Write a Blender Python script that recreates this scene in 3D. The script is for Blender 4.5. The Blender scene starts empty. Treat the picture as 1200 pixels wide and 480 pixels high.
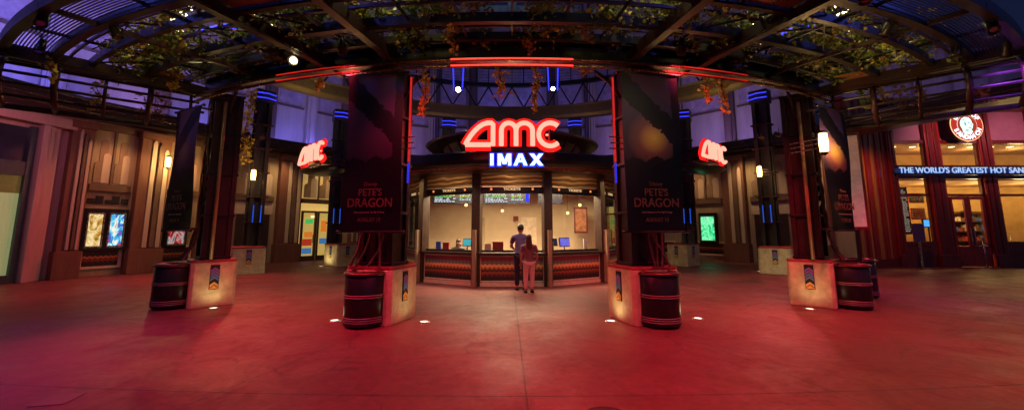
import bpy, bmesh, math, random
from mathutils import Vector, Matrix, noise
random.seed(7)
S = bpy.context.scene
COL = S.collection
R = math.radians
PI = math.pi
# ------------------------------------------------------------------ camera numbers (used only to measure the place)
F, TH, CY, EYE = 480.0, math.atan(66 / 480), 202.0, 1.65


def G(px, py):
    u = (px - 600) / F; v = (CY - py) / F
    dy = math.cos(TH) - v * math.sin(TH); dz = math.sin(TH) + v * math.cos(TH)
    t = -EYE / dz
    return u * t, dy * t


def H(px, py, Y):
    u = (px - 600) / F; v = (CY - py) / F
    dy = math.cos(TH) - v * math.sin(TH); dz = math.sin(TH) + v * math.cos(TH); t = Y / dy
    return u * t, EYE + dz * t


# ------------------------------------------------------------------ mesh builder
class MB:
    def __init__(s):
        s.v = []; s.f = []; s.m = []; s.mi = 0; s.X = Matrix.Identity(4)

    def add(s, vs, fs):
        b = len(s.v)
        s.v += [tuple(s.X @ Vector(p)) for p in vs]
        for f in fs:
            s.f.append([b + i for i in f]); s.m.append(s.mi)
        return s

    def box(s, c, d, rz=0, rx=0, ry=0):
        M = Matrix.Translation(c) @ Matrix.Rotation(rz, 4, 'Z') @ Matrix.Rotation(ry, 4, 'Y') @ Matrix.Rotation(rx, 4, 'X')
        x, y, z = d[0] / 2, d[1] / 2, d[2] / 2
        vs = [tuple(M @ Vector((a * x, b * y, e * z))) for a, b, e in
              ((-1, -1, -1), (1, -1, -1), (1, 1, -1), (-1, 1, -1), (-1, -1, 1), (1, -1, 1), (1, 1, 1), (-1, 1, 1))]
        return s.add(vs, [(0, 3, 2, 1), (4, 5, 6, 7), (0, 1, 5, 4), (1, 2, 6, 5), (2, 3, 7, 6), (3, 0, 4, 7)])

    def bb(s, x0, x1, y0, y1, z0, z1):
        return s.box(((x0 + x1) / 2, (y0 + y1) / 2, (z0 + z1) / 2), (abs(x1 - x0), abs(y1 - y0), abs(z1 - z0)))

    def beam(s, p, q, w, h, up=(0, 0, 1)):
        p, q = Vector(p), Vector(q); d = (q - p).normalized(); u = Vector(up)
        if abs(d.dot(u)) > .98: u = Vector((0, 1, 0))
        sd = d.cross(u).normalized(); u = sd.cross(d)
        vs = []
        for a in (p, q):
            for i, j in ((-1, -1), (1, -1), (1, 1), (-1, 1)): vs.append(tuple(a + sd * w / 2 * i + u * h / 2 * j))
        return s.add(vs, [(0, 1, 2, 3), (7, 6, 5, 4), (0, 4, 5, 1), (1, 5, 6, 2), (2, 6, 7, 3), (3, 7, 4, 0)])

    def tube(s, pts, r, n=8, closed=False, cap=True):
        pts = [Vector(p) for p in pts]; L = len(pts); rs = r if isinstance(r, (list, tuple)) else [r] * L
        up = None; rings = []
        for i, p in enumerate(pts):
            if closed: d = pts[(i + 1) % L] - pts[i - 1]
            else: d = pts[min(i + 1, L - 1)] - pts[max(i - 1, 0)]
            if d.length < 1e-9: d = Vector((0, 0, 1))
            d.normalize()
            if up is None: up = Vector((0, 0, 1)) if abs(d.z) < .9 else Vector((0, 1, 0))
            sd = d.cross(up)
            if sd.length < 1e-4: sd = d.cross(Vector((1, .3, 0)))
            sd.normalize(); up = sd.cross(d).normalized()
            rings.append([tuple(p + (sd * math.cos(2 * PI * k / n) + up * math.sin(2 * PI * k / n)) * rs[i]) for k in range(n)])
        vs = [q for rg in rings for q in rg]; fs = []
        for i in range(L if closed else L - 1):
            a, b = i * n, ((i + 1) % L) * n
            for k in range(n): fs.append((a + k, a + (k + 1) % n, b + (k + 1) % n, b + k))
        if cap and not closed: fs += [tuple(reversed(range(n))), tuple(range((L - 1) * n, L * n))]
        return s.add(vs, fs)

    def sweep(s, pts, prof):
        """profile of (out, up) pairs carried along pts; pts = [(pos, outward)]"""
        n = len(prof); vs = []
        for p, o in pts:
            for a, b in prof: vs.append((p[0] + o[0] * a, p[1] + o[1] * a, p[2] + b))
        fs = []
        for i in range(len(pts) - 1):
            for k in range(n): fs.append((i * n + k, i * n + (k + 1) % n, (i + 1) * n + (k + 1) % n, (i + 1) * n + k))
        fs += [tuple(reversed(range(n))), tuple(range((len(pts) - 1) * n, len(pts) * n))]
        return s.add(vs, fs)

    def prism(s, poly, z0, z1):
        n = len(poly)
        vs = [(x, y, z0) for x, y in poly] + [(x, y, z1) for x, y in poly]
        return s.add(vs, [tuple(reversed(range(n))), tuple(range(n, 2 * n))] + [(i, (i + 1) % n, n + (i + 1) % n, n + i) for i in range(n)])

    def plate(s, poly, y0, y1):
        """polygon in the xz plane, thickness along y"""
        n = len(poly)
        vs = [(x, y0, z) for x, z in poly] + [(x, y1, z) for x, z in poly]
        return s.add(vs, [tuple(range(n)), tuple(reversed(range(n, 2 * n)))] + [((i + 1) % n, i, n + i, n + (i + 1) % n) for i in range(n)])

    def lathe(s, prof, n=32, c=(0, 0, 0), a0=0, a1=2 * PI):
        vs = []; full = abs(a1 - a0 - 2 * PI) < 1e-6; m = n if full else n + 1
        for i in range(m):
            a = a0 + (a1 - a0) * i / n
            for r, z in prof: vs.append((c[0] + r * math.cos(a), c[1] + r * math.sin(a), c[2] + z))
        k = len(prof); fs = []
        for i in range(n):
            j = (i + 1) % m
            for t in range(k - 1): fs.append((i * k + t, j * k + t, j * k + t + 1, i * k + t + 1))
        return s.add(vs, fs)

    def quad(s, a, b, c, d): return s.add([a, b, c, d], [(0, 1, 2, 3)])

    def build(s, name, mat, parent=None, smooth=False, world=False, bevel=0, **props):
        me = bpy.data.meshes.new(name)
        vs = s.v
        if world and parent is not None:
            o = parent.location if not isinstance(world, Vector) else world
            vs = [(a - o.x, b - o.y, c - o.z) for a, b, c in vs]
        me.from_pydata(vs, [], s.f)
        for m in (mat if isinstance(mat, (list, tuple)) else [mat]): me.materials.append(m)
        for p, i in zip(me.polygons, s.m): p.material_index = i; p.use_smooth = smooth
        me.update()
        ob = bpy.data.objects.new(name, me); COL.objects.link(ob)
        if parent is not None: ob.parent = parent
        if bevel:
            b = ob.modifiers.new('bevel', 'BEVEL'); b.width = bevel; b.segments = 2; b.limit_method = 'ANGLE'; b.angle_limit = R(40)
        for k, v in props.items(): ob[k] = v
        return ob


def thing(name, label, cat, loc=(0, 0, 0), rz=0, group=None, kind=None):
    o = bpy.data.objects.new(name, None); COL.objects.link(o); o.empty_display_size = .1
    o.location = loc; o.rotation_euler = (0, 0, rz); o['label'] = label; o['category'] = cat
    if group: o['group'] = group
    if kind: o['kind'] = kind
    return o


def tag(o, label, cat, group=None):
    o['label'] = label; o['category'] = cat
    if group: o['group'] = group
    return o


def dup(root, loc, rz=None, label=None):
    r = root.copy(); COL.objects.link(r); r.location = loc
    if rz is not None: r.rotation_euler = (0, 0, rz)
    if label: r['label'] = label
    for ch in list(root.children):
        c = ch.copy(); COL.objects.link(c); c.parent = r
        for g in list(ch.children):
            d = g.copy(); COL.objects.link(d); d.parent = c
    return r


# ------------------------------------------------------------------ materials
def newmat(name):
    m = bpy.data.materials.new(name); m.use_nodes = True
    nt = m.node_tree; nt.nodes.clear()
    out = nt.nodes.new('ShaderNodeOutputMaterial')
    return m, nt, out


def N(nt, t, **kw):
    n = nt.nodes.new(t)
    for k, v in kw.items():
        if k.startswith('i_'):
            key = k[2:]; n.inputs[int(key) if key.isdigit() else key.replace('_', ' ')].default_value = v
        else: setattr(n, k, v)
    return n


def M(name, c, rough=.5, metal=0, var=.25, sc=6, bump=.0, bsc=30, spec=.5, emi=None, es=0, streak=False):
    m, nt, out = newmat(name)
    b = N(nt, 'ShaderNodeBsdfPrincipled'); b.inputs['Metallic'].default_value = metal
    b.inputs['Specular IOR Level'].default_value = spec
    tc = N(nt, 'ShaderNodeTexCoord'); n = N(nt, 'ShaderNodeTexNoise', i_Scale=sc, i_Detail=6, i_Roughness=.65)
    if streak:
        mp = N(nt, 'ShaderNodeMapping'); mp.inputs['Scale'].default_value = (3, 3, .35)
        nt.links.new(tc.outputs['Object'], mp.inputs[0]); nt.links.new(mp.outputs[0], n.inputs['Vector'])
    else: nt.links.new(tc.outputs['Object'], n.inputs['Vector'])
    r = N(nt, 'ShaderNodeValToRGB')
    r.color_ramp.elements[0].position = .3; r.color_ramp.elements[1].position = .7
    r.color_ramp.elements[0].color = (*[x * (1 - var) for x in c], 1); r.color_ramp.elements[1].color = (*[min(1, x * (1 + var)) for x in c], 1)
    nt.links.new(n.outputs['Fac'], r.inputs[0]); nt.links.new(r.outputs[0], b.inputs['Base Color'])
    mr = N(nt, 'ShaderNodeMapRange'); mr.inputs[3].default_value = max(0, rough - .12); mr.inputs[4].default_value = min(1, rough + .12)
    nt.links.new(n.outputs['Fac'], mr.inputs[0]); nt.links.new(mr.outputs[0], b.inputs['Roughness'])
    if bump:
        n2 = N(nt, 'ShaderNodeTexNoise', i_Scale=bsc, i_Detail=5); bp = N(nt, 'ShaderNodeBump', i_Strength=bump, i_Distance=.02)
        nt.links.new(tc.outputs['Object'], n2.inputs['Vector']); nt.links.new(n2.outputs['Fac'], bp.inputs['Height']); nt.links.new(bp.outputs[0], b.inputs['Normal'])
    if emi:
        b.inputs['Emission Color'].default_value = (*emi, 1); b.inputs['Emission Strength'].default_value = es
    nt.links.new(b.outputs[0], out.inputs[0])
    return m


def EM(name, c, s, var=.15, sc=20):
    m, nt, out = newmat(name)
    e = N(nt, 'ShaderNodeEmission'); e.inputs[0].default_value = (*c, 1)
    tc = N(nt, 'ShaderNodeTexCoord'); n = N(nt, 'ShaderNodeTexNoise', i_Scale=sc, i_Detail=2)
    mr = N(nt, 'ShaderNodeMapRange'); mr.inputs[1].default_value = .3; mr.inputs[2].default_value = .7
    mr.inputs[3].default_value = s * (1 - var); mr.inputs[4].default_value = s * (1 + var)
    nt.links.new(tc.outputs['Object'], n.inputs['Vector']); nt.links.new(n.outputs['Fac'], mr.inputs[0]); nt.links.new(mr.outputs[0], e.inputs[1])
    nt.links.new(e.outputs[0], out.inputs[0])
    return m


def GLASS(name, tint=(.9, .93, .9), refl=.07):
    m, nt, out = newmat(name)
    t = N(nt, 'ShaderNodeBsdfTransparent'); t.inputs[0].default_value = (*tint, 1)
    g = N(nt, 'ShaderNodeBsdfGlossy', i_Roughness=.02)
    mx = N(nt, 'ShaderNodeMixShader'); fr = N(nt, 'ShaderNodeLayerWeight', i_Blend=.5)
    pw = N(nt, 'ShaderNodeMath', operation='POWER'); pw.inputs[1].default_value = 4; nt.links.new(fr.outputs['Facing'], pw.inputs[0])
    ad = N(nt, 'ShaderNodeMath', operation='MULTIPLY_ADD'); ad.inputs[1].default_value = .5; ad.inputs[2].default_value = refl - .04
    nt.links.new(pw.outputs[0], ad.inputs[0]); nt.links.new(ad.outputs[0], mx.inputs[0])
    nt.links.new(t.outputs[0], mx.inputs[1]); nt.links.new(g.outputs[0], mx.inputs[2]); nt.links.new(mx.outputs[0], out.inputs[0])
    return m


def ramp(nt, stops, const=True):
    r = N(nt, 'ShaderNodeValToRGB'); cr = r.color_ramp
    cr.interpolation = 'CONSTANT' if const else 'LINEAR'
    while len(cr.elements) < len(stops): cr.elements.new(.5)
    for e, (p, c) in zip(cr.elements, stops): e.position = p; e.color = (*c, 1)
    return r


def math_(nt, op, a, b=None, c=None):
    n = N(nt, 'ShaderNodeMath', operation=op)
    for i, x in enumerate((a, b, c)):
        if x is None: continue
        if isinstance(x, (int, float)): n.inputs[i].default_value = x
        else: nt.links.new(x, n.inputs[i])
    return n.outputs[0]


def zigzag(name, per, amp, z0, z1, stops, rough=.6):
    """woven-looking bands with a toothed edge, in the object's own x and z"""
    m, nt, out = newmat(name)
    tc = N(nt, 'ShaderNodeTexCoord'); sp = N(nt, 'ShaderNodeSeparateXYZ'); nt.links.new(tc.outputs['Object'], sp.inputs[0])
    p = math_(nt, 'PINGPONG', sp.outputs[0], per / 2)
    tri = math_(nt, 'MULTIPLY', p, amp / (per / 2))
    v = math_(nt, 'DIVIDE', math_(nt, 'SUBTRACT', math_(nt, 'ADD', sp.outputs[2], tri), z0), z1 - z0)
    r = ramp(nt, stops); nt.links.new(v, r.inputs[0])
    n = N(nt, 'ShaderNodeTexNoise', i_Scale=25, i_Detail=4); nt.links.new(tc.outputs['Object'], n.inputs['Vector'])
    mr = N(nt, 'ShaderNodeMapRange'); mr.inputs[3].default_value = .6; mr.inputs[4].default_value = 1.2; nt.links.new(n.outputs['Fac'], mr.inputs[0])
    mx = N(nt, 'ShaderNodeVectorMath', operation='SCALE'); nt.links.new(r.outputs[0], mx.inputs[0]); nt.links.new(mr.outputs[0], mx.inputs['Scale'])
    b = N(nt, 'ShaderNodeBsdfPrincipled', i_Roughness=rough); nt.links.new(mx.outputs[0], b.inputs['Base Color']); nt.links.new(b.outputs[0], out.inputs[0])
    return m


steel = M('dark_steel', (.018, .013, .014), .42, .3, .4, 5, .15, 40)
steel_r = M('oxide_steel', (.035, .012, .012), .42, .2, .35, 5, .15, 40)
black = M('black_metal', (.02, .016, .016), .35, .3, .3, 8)
chrome = M('brushed_metal', (.45, .38, .36), .28, .9, .2, 12)
rail_m = M('fascia_rail_metal', (.28, .15, .1), .25, .9, .2, 8)
tan_c = M('tan_concrete', (.56, .5, .27), .62, 0, .28, 5, .35, 26)
red_cap = M('red_cap_paint', (.35, .05, .05), .35, 0, .25, 8)
cream = M('cream_plaster', (.42, .33, .2), .7, 0, .14, 3, .1, 30, streak=True)
cream2 = M('pale_plaster', (.6, .48, .34), .7, 0, .12, 3, .1, 30, streak=True)
umber = M('umber_plaster', (.2, .085, .05), .62, 0, .22, 4, .15, 30, streak=True)
brown = M('brown_plaster', (.16, .1, .06), .62, 0, .2, 4, .1, 30)
tanp = M('tan_band', (.3, .2, .12), .7, 0, .15, 4)
pinkp = M('rose_plaster', (.55, .36, .34), .65, 0, .12, 3, .1, 30, streak=True)
slate = M('slate_frame', (.06, .09, .11), .4, .3, .2, 8)
upper = M('upper_stucco', (.36, .31, .38), .75, 0, .16, 1.2, .2, 14, streak=True)
upper2 = M('upper_pilaster', (.1, .06, .07), .7, 0, .2, 2, .2, 14, streak=True)
upglass = M('dark_upper_glass', (.03, .03, .05), .12, 0, .3, 2)
shopred = M('shop_red_wood', (.26, .02, .02), .32, 0, .3, 4, .1, 40, streak=True)
shopred2 = M('shop_dark_red', (.13, .015, .015), .35, 0, .3, 4)
shopgold = M('shop_gold_stripe', (.42, .2, .05), .4, 0, .2, 4, streak=True)
glass = GLASS('clear_glass')
wallin = M('kiosk_inside_wall', (.6, .47, .3), .8, 0, .1, 1.5)
wood = M('counter_dark_stone', (.05, .03, .025), .22, 0, .3, 10)
trim = M('pale_trim', (.75, .6, .42), .5, 0, .15, 8)
skin = M('skin', (.42, .2, .13), .55, 0, .1, 12)
hair = M('dark_hair', (.03, .017, .012), .6, 0, .4, 60)
hairb = M('brown_hair', (.07, .032, .018), .6, 0, .4, 60)
denim = M('navy_trousers', (.018, .014, .03), .8, 0, .25, 40, .3, 90)
shirt = M('violet_shirt', (.1, .065, .2), .8, 0, .2, 20, .3, 60)
rose = M('rose_trousers', (.72, .5, .44), .8, 0, .15, 30, .3, 90)
rosetop = M('dusty_rose_top', (.2, .09, .1), .8, 0, .2, 30, .3, 60)
white = M('white_paint', (.7, .68, .62), .5, 0, .08, 8)
lampw = EM('warm_lamp', (1, .6, .18), 9)
lamph = EM('hot_lamp', (1, .85, .4), 60)
red_glint = EM('red_glint', (1, .035, .02), 3.2)
neon_red_soft = EM('neon_red_soft', (1, .03, .03), .6)
neon_hot = EM('neon_hot_core', (1, .42, .3), 1.4, .05)
neon_blue = EM('neon_blue', (.04, .045, 1), 1.5)
neon_ice = EM('neon_ice', (.35, .62, 1), 3.4)
bluehalo = EM('blue_can', (.02, .04, .85), 1.3)
def rim_glow(name, c, st):
    m, nt, out = newmat(name); lw = N(nt, 'ShaderNodeLayerWeight', i_Blend=.5); r = ramp(nt, [(0, c), (.55, c), (1, tuple(x * .12 for x in c))], False)
    nt.links.new(lw.outputs['Facing'], r.inputs[0]); e = N(nt, 'ShaderNodeEmission'); nt.links.new(r.outputs[0], e.inputs[0]); e.inputs[1].default_value = st
    nt.links.new(e.outputs[0], out.inputs[0]); return m


redhalo = rim_glow('red_can', (1, .01, .008), 1.7)
whitel = EM('white_letter', (.8, .9, 1), 2.0)
whitel2 = EM('white_letter_dim', (.6, .8, 1), .8)

# ------------------------------------------------------------------ radial plan
CX, CYY = 0.0, 16.2


def rr(a): a = abs(math.degrees(a)); return 9.0 + .9 * min(1.15, a / 44) ** 2


def P(a, t, z=0.0):
    """a: angle from straight ahead (radians, + right); t: metres outside the ring of columns"""
    r = rr(a) + t
    return (CX + r * math.sin(a), CYY - r * math.cos(a), z)


def OUT(a): return (math.sin(a), -math.cos(a))


def arc(a0, a1, t, z, n=None):
    n = n or max(6, int(abs(a1 - a0) / R(1.6)))
    return [(P(a0 + (a1 - a0) * i / n, t, z), OUT(a0 + (a1 - a0) * i / n)) for i in range(n + 1)]


def rect(w, h): return [(-w / 2, 0), (w / 2, 0), (w / 2, h), (-w / 2, h)]


# ------------------------------------------------------------------ floor
def floor_mat():
    m, nt, out = newmat('red_lit_stained_concrete')
    tc = N(nt, 'ShaderNodeTexCoord'); b = N(nt, 'ShaderNodeBsdfPrincipled')
    big = N(nt, 'ShaderNodeTexNoise', i_Scale=.35, i_Detail=7, i_Roughness=.62); nt.links.new(tc.outputs['Object'], big.inputs['Vector'])
    fine = N(nt, 'ShaderNodeTexNoise', i_Scale=9, i_Detail=8, i_Roughness=.7); nt.links.new(tc.outputs['Object'], fine.inputs['Vector'])
    spk = N(nt, 'ShaderNodeTexNoise', i_Scale=160, i_Detail=3); nt.links.new(tc.outputs['Object'], spk.inputs['Vector'])
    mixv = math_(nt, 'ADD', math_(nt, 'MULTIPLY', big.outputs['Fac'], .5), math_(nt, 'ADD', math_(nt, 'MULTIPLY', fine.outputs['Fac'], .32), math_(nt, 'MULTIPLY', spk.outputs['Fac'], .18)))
    r = ramp(nt, [(.34, (.075, .022, .025)), (.45, (.15, .045, .045)), (.54, (.215, .068, .064)), (.66, (.34, .13, .11))], False); nt.links.new(mixv, r.inputs[0])  # red of the floodlights mixed into the concrete colour
    sp = N(nt, 'ShaderNodeSeparateXYZ'); nt.links.new(tc.outputs['Object'], sp.inputs[0])
    wob = math_(nt, 'MULTIPLY', math_(nt, 'SUBTRACT', fine.outputs['Fac'], .5), .02)
    dy = math_(nt, 'SUBTRACT', sp.outputs[1], CYY)
    rad = math_(nt, 'ADD', math_(nt, 'SQRT', math_(nt, 'ADD', math_(nt, 'MULTIPLY', sp.outputs[0], sp.outputs[0]), math_(nt, 'MULTIPLY', dy, dy))), wob)
    ang = math_(nt, 'ARCTAN2', sp.outputs[0], math_(nt, 'MULTIPLY', dy, -1))
    # concentric joints: 12.2, 14.7, ... ; radial joints
    dy2 = math_(nt, 'SUBTRACT', sp.outputs[1], 52)
    rad2 = math_(nt, 'ADD', math_(nt, 'SQRT', math_(nt, 'ADD', math_(nt, 'MULTIPLY', sp.outputs[0], sp.outputs[0]), math_(nt, 'MULTIPLY', dy2, dy2))), wob)
    j1 = math_(nt, 'LESS_THAN', math_(nt, 'PINGPONG', math_(nt, 'SUBTRACT', rad2, 47.65), 2.6), .011)
    ra = math_(nt, 'PINGPONG', math_(nt, 'ADD', math_(nt, 'ADD', ang, -.012), math_(nt, 'MULTIPLY', wob, .12)), .131)
    j2 = math_(nt, 'LESS_THAN', math_(nt, 'MULTIPLY', ra, rad), .011)
    j2 = math_(nt, 'MULTIPLY', j2, math_(nt, 'GREATER_THAN', rad, 5))
    # wandering hairline cracks
    cr = N(nt, 'ShaderNodeTexVoronoi', feature='DISTANCE_TO_EDGE', i_Scale=.28)
    wv = N(nt, 'ShaderNodeTexNoise', i_Scale=1.6, i_Detail=6); nt.links.new(tc.outputs['Object'], wv.inputs['Vector'])
    va = N(nt, 'ShaderNodeVectorMath', operation='MULTIPLY_ADD'); va.inputs[1].default_value = (.7, .7, 0)
    nt.links.new(wv.outputs['Color'], va.inputs[0]); nt.links.new(tc.outputs['Object'], va.inputs[2]); nt.links.new(va.outputs[0], cr.inputs['Vector'])
    j3 = math_(nt, 'MULTIPLY', math_(nt, 'LESS_THAN', cr.outputs['Distance'], .0035), math_(nt, 'GREATER_THAN', big.outputs['Fac'], .47))
    j = math_(nt, 'MAXIMUM', math_(nt, 'MAXIMUM', j1, math_(nt, 'MULTIPLY', j2, .8)), math_(nt, 'MULTIPLY', j3, .6))
    gv = N(nt, 'ShaderNodeTexVoronoi', i_Scale=2.3); nt.links.new(tc.outputs['Object'], gv.inputs['Vector'])
    gum = math_(nt, 'MULTIPLY', math_(nt, 'LESS_THAN', gv.outputs['Distance'], .05), math_(nt, 'GREATER_THAN', fine.outputs['Fac'], .5))
    st = N(nt, 'ShaderNodeTexNoise', i_Scale=1.1, i_Detail=8, i_Roughness=.75, i_Distortion=.8); nt.links.new(tc.outputs['Object'], st.inputs['Vector'])
    stn = N(nt, 'ShaderNodeMapRange'); stn.inputs[1].default_value = .56; stn.inputs[2].default_value = .68; nt.links.new(st.outputs['Fac'], stn.inputs[0])
    j = math_(nt, 'MAXIMUM', j, math_(nt, 'MAXIMUM', math_(nt, 'MULTIPLY', gum, .8), math_(nt, 'MULTIPLY', stn.outputs[0], .36)))
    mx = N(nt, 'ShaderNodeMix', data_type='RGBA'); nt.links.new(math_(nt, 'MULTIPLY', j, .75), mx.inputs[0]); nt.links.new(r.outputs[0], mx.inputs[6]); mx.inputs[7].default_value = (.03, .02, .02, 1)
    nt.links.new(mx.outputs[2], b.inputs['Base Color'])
    rg = N(nt, 'ShaderNodeMapRange'); rg.inputs[1].default_value = .3; rg.inputs[2].default_value = .7; rg.inputs[3].default_value = .28; rg.inputs[4].default_value = .6
    rg.inputs[1].default_value = .36; rg.inputs[2].default_value = .64; rg.inputs[3].default_value = .36; rg.inputs[4].default_value = .62; b.inputs['Specular IOR Level'].default_value = .35
    nt.links.new(st.outputs['Fac'], rg.inputs[0]); nt.links.new(rg.outputs[0], b.inputs['Roughness'])
    hgt = math_(nt, 'SUBTRACT', math_(nt, 'ADD', math_(nt, 'MULTIPLY', fine.outputs['Fac'], .5), math_(nt, 'MULTIPLY', spk.outputs['Fac'], .25)), math_(nt, 'MULTIPLY', j, 1.0))
    bp = N(nt, 'ShaderNodeBump', i_Strength=.5, i_Distance=.012); nt.links.new(hgt, bp.inputs['Height']); nt.links.new(bp.outputs[0], b.inputs['Normal'])
    nt.links.new(b.outputs[0], out.inputs[0])
    return m


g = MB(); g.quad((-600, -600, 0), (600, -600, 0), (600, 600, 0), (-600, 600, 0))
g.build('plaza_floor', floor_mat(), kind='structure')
mb = MB(); mb.lathe([(0, .004), (.19, .004), (.21, .012), (.21, -.01)], 28)
mh = mb.build('manhole_cover', M('cast_iron', (.06, .04, .035), .5, .6, .3, 20, .5, 60), smooth=False)
mh.location = (*G(712, 489), 0); tag(mh, 'dark round iron cover set flush in the concrete paving at the near edge', 'manhole cover')
mb = MB(); mb.X = Matrix.Rotation(R(12), 4, 'Z'); mb.bb(-.14, .14, -.14, .14, 0, .006)
pt = mb.build('paving_patch', M('pale_patch', (.2, .1, .085), .5, 0, .2, 12)); pt.location = (*G(68, 468), 0); tag(pt, 'small pale square repair patch in the paving at the near left', 'paving patch')

# ------------------------------------------------------------------ front pergola
PG = thing('pergola', 'dark curved steel pergola overgrown with vines, reaching forward over the plaza', 'pergola', (0, 7.2, 0))
AE = R(46)
ringp = arc(-AE, AE, 0, 4.72)
MB().sweep(ringp, [(-.13, 0), (.13, 0), (.13, .04), (.03, .04), (.03, .3), (.13, .3), (.13, .34), (-.13, .34), (-.13, .3), (-.03, .3), (-.03, .04), (-.13, .04)]).build('ring_beam', steel, PG, world=True)
for t, z, w, h in ((.4, 4.92, .09, .14), (1.05, 4.9, .11, .16), (1.9, 4.9, .09, .14), (2.42, 4.88, .12, .16), (3.05, 4.87, .14, .2)):
    MB().sweep(arc(-AE, AE, t, z), rect(w, h)).build('purlin', steel, PG, world=True)
for t in (.72, 1.5, 2.2):
    MB().sweep(arc(-AE, AE, t, 5.0), rect(.04, .05)).build('purlin', steel_r, PG, world=True)
for k in range(11):
    MB().sweep(arc(-AE, AE, 2.52 + k * .044, 4.98), rect(.016, .014)).build('slat', steel, PG, world=True)
for a in (-46, -34, -22.5, -14, 14, 22.5, 34, 46):
    a = R(a)
    b = MB()
    big = abs(abs(math.degrees(a)) - 34) > 2
    w_, h_ = (.11, .2) if big else (.05, .08)
    b.beam(P(a, -.25, 4.80), P(a, .6, 4.88), w_, h_); b.beam(P(a, .6, 4.88), P(a, 3.12, 4.95), w_, h_)
    if big: b.beam(P(a, -.25, 4.67), P(a, .6, 4.75), .14, .02); b.beam(P(a, .6, 4.75), P(a, 3.12, 4.82), .14, .02)
    b.build('rafter', steel_r, PG, world=True)
for a in (-40, -28, -18, -9.5, -4.8, 0, 4.8, 9.5, 18, 28, 40):
    a = R(a); MB().beam(P(a, 0, 4.98), P(a, 3.1, 5.02), .03, .05).build('cross_bar', steel, PG, world=True)
# diagonal wind braces
for s in (-1, 1):
    for a0, a1, t0, t1 in ((22.5, 34, 1.05, 2.45), (34, 22.5, 1.05, 2.45), (34, 46, .4, 1.9), (46, 34, .4, 1.9), (14, 22.5, .4, 1.9)):
        MB().tube([P(s * R(a0), t0, 4.98), P(s * R(a1), t1, 5.0)], .018, 6).build('brace', steel, PG, world=True)
# fascia rails, with red reflections added as glowing tube lengths
for z, t in ((4.66, .2), (4.54, .2)):
    MB().tube([p for p, o in arc(-AE, AE, t, z)], .032, 8).build('fascia_rail', rail_m, PG, True, world=True)
glint_side = EM('red_glint_side', (1, .03, .02), .6, .5, 1.2)
for a0, a1 in ((-6.8, 6.8), (-29, -20), (20, 29)):
    for z in (4.66, 4.54):
        MB().tube([p for p, o in arc(R(a0), R(a1), .24, z)], .014 if a0 == -6.8 else .011, 8).build('neon_tube', red_glint if a0 == -6.8 else glint_side, PG, True, world=True)  # stands for a red reflection painted on the rail
# solid soffit sheets between purlins
for a0, a1, t0, t1 in ((-22, -14.6, 1.98, 2.36), (14.6, 22, 1.98, 2.36), (-46, -43, .5, 1.0), (43, 46, .5, 1.0)):
    n = 5; b = MB()
    for i in range(n):
        u, v = R(a0 + (a1 - a0) * i / n), R(a0 + (a1 - a0) * (i + 1) / n)
        b.quad(P(u, t0, 4.96), P(v, t0, 4.96), P(v, t1, 4.96), P(u, t1, 4.96))
    b.build('soffit_panel', M('copper_sheet', (.4, .17, .1), .3, .7, .25, 4), PG, world=True)
# end scoops: curved ribs with thin rails
for s in (-1, 1):
    def SC(t, ph, s=s):
        a = s * R(46); p = P(a, t); tg = (s * math.cos(a) , s * math.sin(a))
        tg = (math.cos(a) * s, math.sin(a) * s)
        ph *= 1.75
        q = .62 * (1 - math.sin(ph)) if ph < PI / 2 else 1.35 * (1 - math.sin(ph)); return (p[0] + tg[0] * q, p[1] + tg[1] * q, 4.9 - .45 * (1 - math.cos(ph)))
    for t in (.25, .95, 1.65, 2.35, 3.05):
        MB().tube([SC(t, PI / 2 * i / 12) for i in range(13)], .055 if t in (.95, 2.35, 3.05) else .03, 8).build('curved_rib', steel_r, PG, True, world=True)
    for k in range(1, 7):
        ph = PI / 2 * k / 6; MB().tube([SC(.1, ph), SC(3.2, ph)], .03 if k < 6 else .06, 6).build('end_rail', steel, PG, world=True)
    MB().tube([SC(.1, 0), SC(3.2, 0)], .06, 8).build('end_rail', steel, PG, world=True)

# ------------------------------------------------------------------ emblem material & plinths
def emblem(mbld, w, z0, h):
    pass


def text(s, size, ext=.01, bold=0, xs=1.0, align='CENTER'):
    cu = bpy.data.curves.new('t', 'FONT'); cu.body = s; cu.size = size; cu.extrude = ext; cu.offset = bold
    cu.align_x = align; cu.align_y = 'CENTER'; cu.resolution_u = 6
    ob = bpy.data.objects.new('t', cu); COL.objects.link(ob)
    dg = bpy.context.evaluated_depsgraph_get(); dg.update()
    me = bpy.data.meshes.new_from_object(ob.evaluated_get(dg))
    bpy.data.objects.remove(ob)
    me.transform(Matrix.Diagonal((xs, 1, 1, 1))); me.transform(Matrix.Rotation(PI / 2, 4, 'X'))
    return me


def text_obj(name, s, size, mat, parent=None, loc=(0, 0, 0), rz=0, ext=.01, bold=0, xs=1.0, align='CENTER', ry=0):
    me = text(s, size, ext, bold, xs, align); me.name = name; me.materials.clear(); me.materials.append(mat)
    o = bpy.data.objects.new(name, me); COL.objects.link(o)
    if parent: o.parent = parent
    o.location = loc; o.rotation_euler = (0, ry, rz)
    return o


em_cols = [M('emblem_black', (.02, .02, .02), .4), M('emblem_violet', (.22, .12, .4), .5), M('emblem_blue', (.1, .22, .4), .5), M('emblem_grey', (.2, .26, .26), .5),
           M('emblem_gold', (.75, .45, .1), .4), M('emblem_orange', (.6, .2, .04), .4)]


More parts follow.
